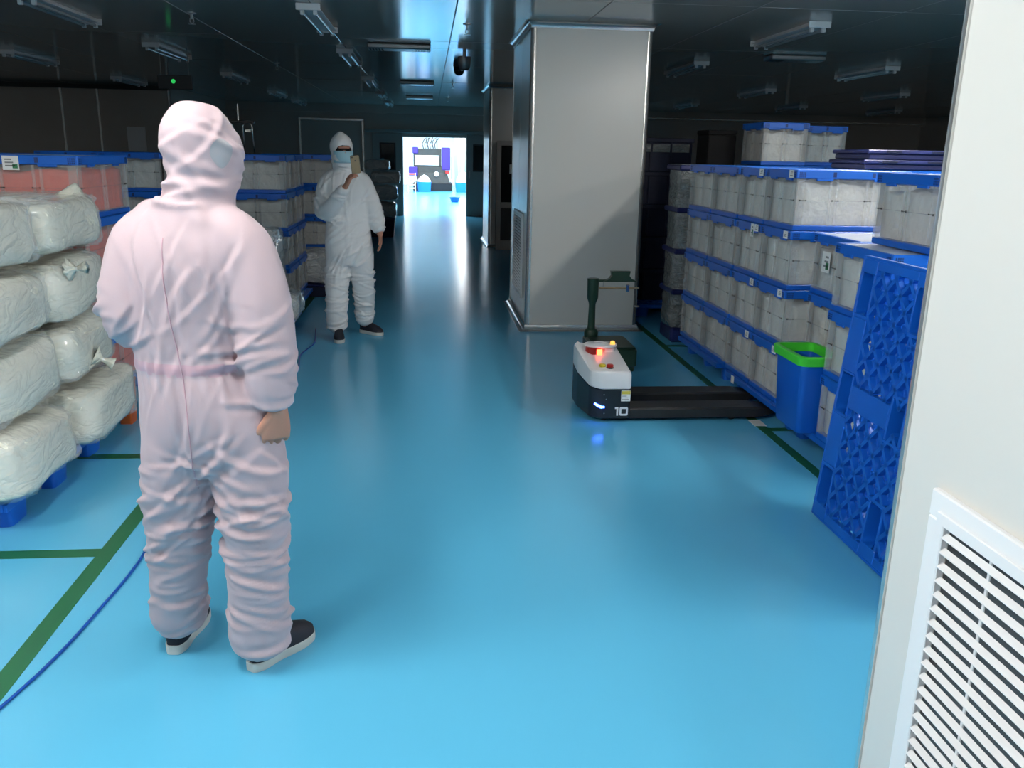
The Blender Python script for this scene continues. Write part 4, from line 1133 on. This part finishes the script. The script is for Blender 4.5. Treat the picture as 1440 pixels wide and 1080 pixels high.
def shoe(parent, heel, ang, s=1.0):
    """heel: floor point under the heel; ang: direction of the toe"""
    t = bpy.data.objects.new('shoe', None)
    L = .275*s
    out = [(float(p[0]), float(p[1])) for p in catmull([(.0, .008), (.006, .022), (.04, .034), (.10, .034), (.15, .042), (.20, .046), (.245, .036), (.268, .012)], 3)]
    half = [(x, y*s) for x, y in out]
    poly = half+[(x, -y) for x, y in reversed(half)]
    b = MB(); sole = b.loft([[(x-.0, y, 0) for x, y in poly], [(x, y*1.06, .008) for x, y in poly], [(x, y*1.06, .028) for x, y in poly], [(x, y, .03) for x, y in poly]])
    ca, sa = math.cos(ang), math.sin(ang)
    def place(mb):
        mb.v = [(heel[0]+ca*x-sa*y, heel[1]+sa*x+ca*y, z+.001) for x, y, z in mb.v]
    u = MB(); rings = []
    for k, (z, sc_, top) in enumerate(((.029, 1.0, 1), (.045, 1.02, .985), (.06, .98, .93), (.075, .92, .80), (.088, .86, .62), (.10, .80, .50))):
        rings.append([(.006+x*top*.97, y*sc_*(1 if x < .15 else 1-.1*k*.4), z) for x, y in poly])
    u.loft(rings)
    place(sole); place(u)
    up_ = u.build('shoe', mt['shoe'], parent, smooth=50); sole.build('sole', mt['sole'], up_, smooth=40)
    return up_
def cloth_folds(co, nrm, zones, base=.004, seed=0):
    """soft drape noise plus single creases scattered over each zone.
    zone: (cx, cy, cz, limb radius, axis along the limb, half length, count, height, tilt, angle range)"""
    rnd = random.Random(int(seed*10)); out = np.zeros(len(co))
    for i in range(len(co)):
        P = Vector((float(co[i][0]), float(co[i][1]), float(co[i][2])))
        d = noise.noise(P*5.5+Vector((seed, 0, 0)))*base*1.7
        w_ = noise.noise(Vector((P.x*11+seed, P.y*11, P.z*4.0)))
        out[i] = d+(1-abs(w_)*2.2)*base*.6
    for cx, cy, cz, R, ax, hl, cnt, am, tilt, rng in zones:
        ax = Vector(ax).normalized(); u = ax.orthogonal().normalized(); w = ax.cross(u)
        for k in range(cnt):
            if rng is None: a = rnd.uniform(0, 2*PI); n_ = u*math.cos(a)+w*math.sin(a)
            else:
                a = math.radians(rnd.uniform(*rng)); n_ = Vector((math.cos(a), math.sin(a), 0)); n_ = (n_-ax*n_.dot(ax)).normalized()
            c = np.array(Vector((cx, cy, cz))+ax*rnd.uniform(-hl, hl)+n_*R)
            tg = ax.cross(n_); th = tilt+rnd.gauss(0, .28)
            dr = (tg*math.cos(th)+ax*math.sin(th)).normalized(); ac = n_.cross(dr)
            L = R*rnd.uniform(.55, 1.25); wd = rnd.uniform(.006, .012); cv = rnd.uniform(-2.2, 2.2); h = am*rnd.uniform(.45, 1.0)
            q = co-c; al = q@np.array(dr); ac_ = q@np.array(ac)+cv*al*al; dp = q@np.array(n_)
            g = np.exp(-(al/L)**4)*np.exp(-(dp/(R*.8+.03))**4)
            t = ac_/wd
            out += h*g*(np.exp(-t*t)-.55*np.exp(-((t-1.7)/1.1)**2))
    return co+nrm*out[:, None]

# ---- person in the pink coverall, seen from behind
def person_pink():
    yaw = math.radians(14); s = (math.cos(yaw), -math.sin(yaw)); d = (math.sin(yaw), math.cos(yaw))
    hy = math.radians(42); hf = (math.sin(hy), math.cos(hy), 0)
    Y = 2.53
    HC = Vector((-.634, 2.545, 1.585))
    B = MB()   # the body itself
    head(B, HC, (hf[0], hf[1], -.05), 1.0)
    limb(B, [(-.64, 2.53, 1.54, .055), (-.65, 2.53, 1.42, .058), (-.66, 2.53, 1.36, .07)])
    stack(B, [(-.66, Y, .82, .14, .09), (-.66, Y, .90, .15, .1), (-.69, Y, 1.05, .13, .09), (-.685, Y, 1.25, .16, .1), (-.67, Y, 1.38, .13, .08), (-.66, Y, 1.42, .06, .06)], s, d)
    limb(B, [(-.56, 2.49, 1.36, .05), (-.485, 2.475, 1.25, .045), (-.462, 2.45, 1.08, .04), (-.450, 2.435, .93, .032), (-.440, 2.425, .86, .026)])
    limb(B, [(-.78, 2.55, 1.36, .05), (-.845, 2.53, 1.25, .045), (-.85, 2.53, 1.11, .04), (-.78, 2.68, 1.10, .033), (-.72, 2.78, 1.12, .026)])
    limb(B, [(-.74, 2.53, .84, .08), (-.765, 2.53, .62, .072), (-.79, 2.55, .45, .055), (-.815, 2.58, .22, .048), (-.825, 2.595, .07, .036)])
    limb(B, [(-.57, 2.51, .84, .08), (-.545, 2.49, .62, .072), (-.535, 2.475, .45, .055), (-.54, 2.48, .22, .048), (-.545, 2.49, .07, .036)])
    hand(B, (-.438, 2.424, .868), (-.12, .06, -1), (-.55, .83, 0), (-.83, -.55, 0), [1.0, 1.1, 1.15, 1.15], s=1.05, thumb_curl=.5, first=.38, abd=.38)
    hand(B, (-.715, 2.785, 1.12), (.3, .9, .2), (.4, .1, .9), (.9, -.3, -.2), .7)
    co, fs, ed, lap = remesh(B, .0046, 2)
    me = bpy.data.meshes.new('person'); me.from_pydata([tuple(v) for v in co], [], fs); me.materials.append(mt['skin']); me.shade_smooth()
    body = link('person', me)
    tag(body, 'person in a pale pink hooded coverall seen from behind, standing with a lowered fist', 'person')
    # coverall
    C = MB()
    stack(C, [(-.655, Y, .66, .175, .115), (-.652, Y, .74, .212, .142), (-.655, Y, .83, .212, .15), (-.672, Y, .92, .188, .14), (-.692, Y, .99, .166, .125), (-.695, Y, 1.08, .172, .13), (-.69, Y, 1.22, .195, .135), (-.682, Y, 1.32, .205, .125), (-.672, Y, 1.39, .17, .105), (-.66, Y, 1.445, .105, .09), (-.645, 2.535, 1.49, .085, .085)], s, d)
    limb(C, [(-.60, 2.50, 1.385, .075), (-.535, 2.485, 1.335, .088), (-.490, 2.468, 1.22, .088), (-.468, 2.45, 1.08, .082), (-.458, 2.44, .98, .076), (-.452, 2.432, .92, .064), (-.442, 2.426, .878, .045), (-.440, 2.425, .868, .036)])
    limb(C, [(-.74, 2.56, 1.385, .075), (-.815, 2.555, 1.33, .088), (-.85, 2.53, 1.22, .084), (-.858, 2.525, 1.12, .08), (-.835, 2.60, 1.09, .072), (-.77, 2.71, 1.105, .058), (-.72, 2.78, 1.12, .036)])
    limb(C, [(-.74, 2.535, .80, .115), (-.757, 2.535, .66, .118), (-.772, 2.54, .55, .112), (-.787, 2.55, .43, .1), (-.798, 2.56, .32, .09), (-.812, 2.575, .20, .085), (-.820, 2.588, .135, .090), (-.824, 2.60, .095, .080), (-.825, 2.605, .078, .066)])
    limb(C, [(-.56, 2.505, .80, .115), (-.545, 2.49, .66, .114), (-.537, 2.48, .55, .106), (-.533, 2.472, .43, .098), (-.536, 2.472, .32, .092), (-.54, 2.477, .20, .09), (-.542, 2.482, .125, .096), (-.543, 2.49, .085, .090), (-.543, 2.495, .068, .076)])
    u = Vector((0, 0, 1)); f = Vector(hf); r = f.cross(u)
    ellipsoid(C, HC+u*.030-f*.006, (r, f, u), (.091, .109, .110))
    ellipsoid(C, HC+u*.072-f*.030, (r, f, u), (.058, .066, .066))
    ellipsoid(C, HC-u*.045+f*.010, (r, f, u), (.088, .104, .105))
    stack(C, [(-.620, 2.553, 1.64, .075, .09), (-.625, 2.55, 1.60, .094, .108), (-.632, 2.545, 1.53, .092, .10), (-.642, 2.54, 1.475, .090, .092), (-.653, 2.535, 1.435, .105, .098), (-.662, 2.53, 1.39, .135, .085), (-.667, 2.53, 1.33, .10, .05)], (r.x, r.y), (f.x, f.y))
    # stiff rim of the hood around the face
    rim = [HC+f*.072+r*(.072*math.cos(a))+u*(.090*math.sin(a)-.004)-f*(.03*abs(math.sin(a))**3) for a in [2*PI*k/20 for k in range(21)]]
    C.tube([tuple(p_) for p_ in rim], .012, 8)
    co, fs, ed, lap = remesh(C, .0075, 14)
    n = normals(co, fs)
    # body bent slightly: flatten and gather at the belt
    z = co[:, 2]
    torso = (co[:, 0] < -.545) | (z > 1.1)
    belt = np.exp(-((z-.992)/.016)**2)*torso
    ang = np.arctan2(co[:, 1]-Y, co[:, 0]+.69)
    gath = np.exp(-((z-.97)/.06)**2)*np.sin(ang*26+np.sin(z*40)*1.2)*.0035*torso
    co = co+n*(belt*.004+gath)[:, None]
    knees = [(-.785, 2.55, .46, .10, (-.09, .1, 1), .10, 20, .011, .15, (180, 360)), (-.533, 2.472, .46, .10, (0, 0, 1), .10, 20, .011, -.15, (180, 360)), (-.80, 2.56, .30, .09, (-.09, .1, 1), .07, 7, .008, .1, (180, 360)), (-.536, 2.472, .29, .092, (0, 0, 1), .07, 7, .008, -.1, (180, 360)),
             (-.80, 2.56, .40, .10, (-.09, .1, 1), .2, 8, .008, .1, (0, 180)), (-.533, 2.472, .40, .10, (0, 0, 1), .2, 8, .008, .1, (0, 180)),
             (-.76, 2.535, .62, .115, (-.1, 0, 1), .10, 9, .010, .55, (190, 350)), (-.545, 2.49, .62, .115, (.1, 0, 1), .10, 9, .010, -.5, (190, 350)),
             (-.82, 2.585, .15, .085, (0, 0, 1), .06, 10, .012, .3, None), (-.543, 2.485, .14, .09, (0, 0, 1), .06, 10, .012, -.3, None),
             (-.467, 2.45, 1.05, .08, (-.1, 0, -1), .10, 11, .011, .5, (150, 380)), (-.45, 2.43, .92, .06, (-.1, -.1, -1), .04, 6, .008, .2, None), (-.855, 2.53, 1.12, .08, (0, .3, -1), .09, 10, .010, .5, (130, 300)),
             (-.60, 2.52, 1.22, .13, (0, 0, 1), .08, 5, .007, 1.15, (265, 310)), (-.78, 2.52, 1.22, .13, (0, 0, 1), .08, 5, .007, 1.95, (230, 275)),
             (-.69, 2.53, 1.14, .13, (0, 0, 1), .16, 10, .006, 1.45, (230, 310)), (-.67, 2.53, .84, .15, (0, 0, 1), .12, 10, .006, 1.3, (220, 320)), (-.65, 2.53, .70, .13, (0, 0, 1), .05, 8, .008, .75, (230, 310)),
             (-.64, 2.54, 1.475, .09, (0, 0, 1), .035, 12, .010, .15, (150, 390)), (-.63, 2.545, 1.55, .10, (0, 0, 1), .06, 9, .007, -.6, (230, 400)), (-.628, 2.545, 1.64, .10, (0, 0, 1), .05, 5, .004, .8, (200, 340))]
    n = normals(co, fs)
    co = cloth_folds(co, n, knees, .0035, 3.3)
    # back seam
    seam_x = -.70+.012*np.sin(co[:, 2]*6)+(1.0-co[:, 2])*.035
    on = (co[:, 1] < 2.5) & (co[:, 2] > .62) & (co[:, 2] < 1.36)
    co = co-n*((np.exp(-((co[:, 0]-seam_x)/.006)**2)*on*.005)[:, None])
    for k in range(2): co = co+.35*(lap(co)-co)
    fc = np.array([co[list(f_)].mean(axis=0) for f_ in fs])
    # opening of the hood
    hd = fc-np.array(HC); fr = hd@np.array(hf); sd = hd@np.array(r); uz = hd[:, 2]
    which = np.zeros(len(fs), int)
    which[(np.abs(fc[:, 2]-.992) < .017) & ((fc[:, 0] < -.548))] = 1
    which[(fr > .064) & ((sd/.064)**2+((uz+.005)/.082)**2 < 1)] = 9
    # trouser hems and cuffs stay closed
    ob = parts_from(co, fs, which, {0: mt['pink'], 1: mt['pink_band'], 2: mt['mesh_grey']}, body, {0: 'coverall', 1: 'elastic_belt', 2: 'ear_panel'})
    from mathutils.bvhtree import BVHTree
    bv = BVHTree.FromPolygons([tuple(v) for v in co], fs); pv = []; pf = []; N, K = 24, 6
    for q in range(K+1):
        for k in range(N):
            a = 2*PI*k/N; rad = q/K; x_ = .033*math.cos(a)*rad*(1.0 if math.sin(a) > 0 else 1.0+.3*math.sin(a)); z_ = .040*math.sin(a)*rad
            o_ = HC+f*(-.004+x_)+u*(.0+z_)+r*.2; hit = bv.ray_cast(o_, -r)
            p_ = hit[0]+r*.0022 if hit[0] is not None else o_-r*.1
            pv.append(tuple(p_))
    for q in range(K):
        for k in range(N): pf.append((q*N+k, q*N+(k+1) % N, (q+1)*N+(k+1) % N, (q+1)*N+k))
    sp = []
    for k in range(46):
        z_ = 1.36-.74*k/45; sx = -.70+.010*math.sin(z_*9)+(1.0-z_)*.05
        hit = bv.ray_cast(Vector((sx, 2.0, z_)), Vector((0, 1, 0)))
        if hit[0] is not None and hit[0].y < 2.6: sp.append(tuple(hit[0]+Vector((0, -.0008, 0))))
    MB().tube(sp, .0022, 6).build('back_seam', mt['pink_band'], body, smooth=True)
    ep = MB().add(pv, pf).build('ear_panel', mt['mesh_grey'], body, smooth=True); ep['label'] = 'grey mesh ear panel'
    # dark mask over mouth and nose, dark hair at the brow
    mk = MB(); ellipsoid(mk, HC+f*.066-u*.022, (r, f, u), (.058, .058, .062)); mk.build('face_mask', mt['black'], body, smooth=True)
    hr = MB(); ellipsoid(hr, HC-f*.004+u*.03, (r, f, u), (.079, .097, .094)); hr.build('hair', mt['hair'], body, smooth=True)
    shoe(body, (-.838, 2.545), math.radians(84)); shoe(body, (-.572, 2.435), math.radians(52))
    return body
person_pink()

# ---- person in the white coverall filming with a phone
def person_white():
    yaw = math.radians(12); s = (math.cos(yaw), math.sin(yaw)); d = (math.sin(yaw), -math.cos(yaw))   # d faces the camera
    hy = math.radians(20); f = Vector((math.sin(hy), -math.cos(hy), -.04)).normalized(); u = Vector((0, 0, 1)); r = f.cross(u).normalized()
    Y = 7.52; HC = Vector((-.722, 7.49, 1.595))
    B = MB()
    head(B, HC, f, 1.0)
    limb(B, [(-.72, 7.50, 1.54, .055), (-.71, 7.51, 1.42, .058), (-.70, 7.52, 1.36, .07)])
    stack(B, [(-.69, Y, .80, .14, .09), (-.69, Y, .90, .15, .1), (-.69, Y, 1.05, .13, .09), (-.69, Y, 1.25, .16, .1), (-.70, Y, 1.38, .13, .08), (-.70, Y, 1.42, .06, .06)], s, d)
    limb(B, [(-.82, Y, 1.36, .05), (-.865, 7.50, 1.25, .045), (-.855, 7.42, 1.10, .04), (-.76, 7.30, 1.20, .034), (-.670, 7.215, 1.315, .026)])
    limb(B, [(-.58, Y, 1.36, .05), (-.515, 7.52, 1.25, .045), (-.455, 7.53, 1.08, .04), (-.425, 7.49, .96, .032), (-.418, 7.475, .90, .026)])
    limb(B, [(-.77, Y, .84, .08), (-.785, 7.50, .62, .072), (-.80, 7.47, .45, .055), (-.805, 7.45, .22, .048), (-.805, 7.45, .07, .036)])
    limb(B, [(-.60, Y, .84, .08), (-.585, 7.53, .62, .072), (-.575, 7.55, .45, .055), (-.575, 7.65, .22, .048), (-.578, 7.68, .07, .036)])
    hand(B, (-.668, 7.213, 1.318), (.42, -.10, .86), (.75, .35, -.3), (-.1, .75, .55), [.75, .8, .85, .9], s=1.0, thumb_curl=.5)
    hand(B, (-.418, 7.475, .905), (.06, -.10, -1), (-.95, -.1, 0), (-.1, -.95, 0), [.25, .3, .35, .4], s=1.0, thumb_curl=.3)
    co, fs, ed, lap = remesh(B, .0055, 4)
    me = bpy.data.meshes.new('person'); me.from_pydata([tuple(v) for v in co], [], fs); me.materials.append(mt['skin']); me.shade_smooth()
    body = link('person', me)
    tag(body, 'person in a white hooded coverall and blue mask raising a phone in the aisle', 'person')
    for sd in (-1, 1):
        e = MB(); ellipsoid(e, HC+f*.0835+r*(sd*.033)+u*.008, (r, f, u), (.014, .008, .0055), 12, 8); e.build('eye', mt['eye'], body, smooth=True)
        e = MB(); e.tube([tuple(HC+f*.091+r*(sd*.016)+u*.036), tuple(HC+f*.089+r*(sd*.036)+u*.041), tuple(HC+f*.078+r*(sd*.056)+u*.036)], [.003, .0045, .003], 6); e.build('eyebrow', mt['hair'], body)
    hr = MB(); ellipsoid(hr, HC-f*.006+u*.04, (r, f, u), (.083, .099, .094)); 
    hr.v = [v for v in hr.v]; hr.build('hair', mt['hair'], body, smooth=True)
    # pleated mask
    mk = MB(); rings = []
    for k in range(9):
        z = .0-.095*k/8; bul = .012*math.sin(PI*k/8)+.004*math.sin(k*PI)
        ring = []
        for j in range(13):
            a = (j/12-.5)*2.5
            ring.append(HC+u*z+f*((.092+bul)*math.cos(a*.95)+.012)+r*((.084)*math.sin(a)))
        rings.append(ring)
    o = len(mk.v)
    for rg in rings: mk.v += [tuple(p) for p in rg]
    for a in range(8):
        for j in range(12): mk.f.append((a*13+j, a*13+j+1, (a+1)*13+j+1, (a+1)*13+j))
    mo = mk.build('face_mask', mt['mask'], body, smooth=True); sm = mo.modifiers.new('solid', 'SOLIDIFY'); sm.thickness = .003; mo['label'] = 'pale blue face mask'
    C = MB()
    stack(C, [(-.69, Y, .64, .17, .12), (-.69, Y, .74, .20, .14), (-.69, Y, .84, .20, .145), (-.69, Y, .97, .188, .14), (-.69, Y, 1.08, .18, .135), (-.69, Y, 1.22, .19, .135), (-.695, Y, 1.32, .195, .125), (-.70, Y, 1.38, .16, .105), (-.705, Y, 1.43, .10, .09), (-.715, 7.51, 1.48, .085, .085)], s, d)
    limb(C, [(-.77, 7.52, 1.375, .075), (-.835, 7.51, 1.33, .085), (-.868, 7.49, 1.22, .084), (-.862, 7.43, 1.10, .083), (-.80, 7.34, 1.14, .073), (-.735, 7.275, 1.23, .06), (-.685, 7.23, 1.295, .045), (-.678, 7.222, 1.307, .034)])
    limb(C, [(-.63, 7.53, 1.375, .075), (-.565, 7.53, 1.33, .083), (-.515, 7.53, 1.22, .08), (-.462, 7.53, 1.08, .074), (-.438, 7.505, .99, .064), (-.425, 7.485, .935, .052), (-.421, 7.48, .92, .036)])
    limb(C, [(-.77, Y, .80, .115), (-.78, 7.51, .66, .112), (-.788, 7.49, .55, .105), (-.798, 7.475, .43, .098), (-.803, 7.46, .30, .092), (-.805, 7.455, .18, .09), (-.806, 7.45, .11, .085), (-.806, 7.45, .075, .06)])
    limb(C, [(-.60, Y, .80, .115), (-.588, 7.53, .66, .11), (-.58, 7.54, .55, .102), (-.575, 7.56, .43, .095), (-.575, 7.61, .30, .09), (-.577, 7.655, .19, .086), (-.578, 7.67, .13, .08), (-.578, 7.68, .09, .055)])
    ellipsoid(C, HC+u*.03-f*.008, (r, f, u), (.097, .116, .112)); ellipsoid(C, HC-u*.05+f*.012, (r, f, u), (.088, .105, .105))
    limb(C, [(-.72, 7.5, 1.55, .095), (-.718, 7.51, 1.49, .088), (-.71, 7.52, 1.45, .09), (-.70, 7.52, 1.40, .10)])
    ellipsoid(C, HC+u*.10-f*.02, (r, f, u), (.045, .06, .055))
    co, fs, ed, lap = remesh(C, .0085, 12)
    n = normals(co, fs)
    zones = [(-.80, 7.47, .38, .097, (0, 0, 1), .2, 30, .013, .15, None), (-.575, 7.57, .38, .095, (0, 0, 1), .2, 30, .013, -.15, None), (-.805, 7.45, .13, .088, (0, 0, 1), .05, 8, .012, .2, None), (-.578, 7.67, .16, .085, (0, 0, 1), .05, 8, .012, .2, None),
             (-.69, 7.52, .70, .14, (0, 0, 1), .08, 14, .011, .7, (200, 340)), (-.69, 7.52, .92, .14, (0, 0, 1), .12, 12, .009, .5, (200, 340)), (-.86, 7.43, 1.12, .08, (.3, -.5, .6), .08, 12, .012, .4, None), (-.74, 7.28, 1.22, .06, (.6, -.5, .7), .06, 8, .01, .2, None),
             (-.48, 7.52, 1.08, .076, (-.2, 0, 1), .14, 14, .010, .4, None), (-.68, 7.52, 1.22, .13, (0, 0, 1), .12, 12, .010, 1.3, (200, 340)), (-.715, 7.51, 1.46, .09, (0, 0, 1), .03, 10, .009, .1, None)]
    co = cloth_folds(co, n, zones, .0035, 8.1)
    # front zip flap
    on = (co[:, 1] < 7.5) & (co[:, 2] > .72) & (co[:, 2] < 1.40); xf = -.665+.02*np.sin(co[:, 2]*5)
    co = co+n*((np.exp(-((co[:, 0]-xf)/.02)**4)*on*.005)[:, None])
    fc = np.array([co[list(q)].mean(axis=0) for q in fs]); hd = fc-np.array(HC); fr = hd@np.array(f); sdv = hd@np.array(r); uz = hd[:, 2]
    which = np.zeros(len(fs), int)
    which[(fr > .03) & ((np.abs(sdv)/.070)**2.6+(np.abs(uz+.025)/.068)**2.6 < 1)] = 9
    parts_from(co, fs, which, {0: mt['white_cloth']}, body, {0: 'coverall'})
    shoe(body, (-.795, 7.50), math.radians(-84)); shoe(body, (-.625, 7.735), math.radians(-40))
    return body
person_white()
# phone held up by the person in white
ph = thing('phone', 'gold phone held up in front of the face of the person in white', 'phone', (-.578, 7.165, 1.42))
nx = Vector((.93, .22, .12)).normalized(); uz = Vector((-.08, -.15, 1)).normalized(); nx = (nx-uz*nx.dot(uz)).normalized(); ny = uz.cross(nx)
R3 = Matrix((nx, ny, uz)).transposed()
ph.matrix_world = Matrix.Translation((-.578, 7.165, 1.42)) @ R3.to_4x4()
b = MB(); b.loft([[(x, y, z) for x, z in [(p[0], p[1]+.07) for p in rrect(.034, .07, .01, 0)]] for y in (-.0038, -.003, .003, .0038)]); 
b.build('case', mt['gold'], ph, smooth=40)
MB().box(-.031, .031, .0036, .0042, .012, .128).build('screen', M_('phone_screen', (.02, .02, .025), rough=.1), ph)
MB().lathe([(.001, -.0052), (.0055, -.0052), (.0055, -.0036)], (-.022, 0, .128), 12, 'y').build('lens', mt['black'], ph)
MB().lathe([(.001, -.0042), (.006, -.0042), (.006, -.0036)], (0, 0, .10), 14, 'y').build('emblem', mt['darkmetal'], ph)
b = MB(); b.loft([[(x, y, z) for x, z in [(p[0], p[1]+.07) for p in rrect(.036, .072, .011, 0)]] for y in (.0035, .0060)]); b.build('bumper', mt['black'], ph)
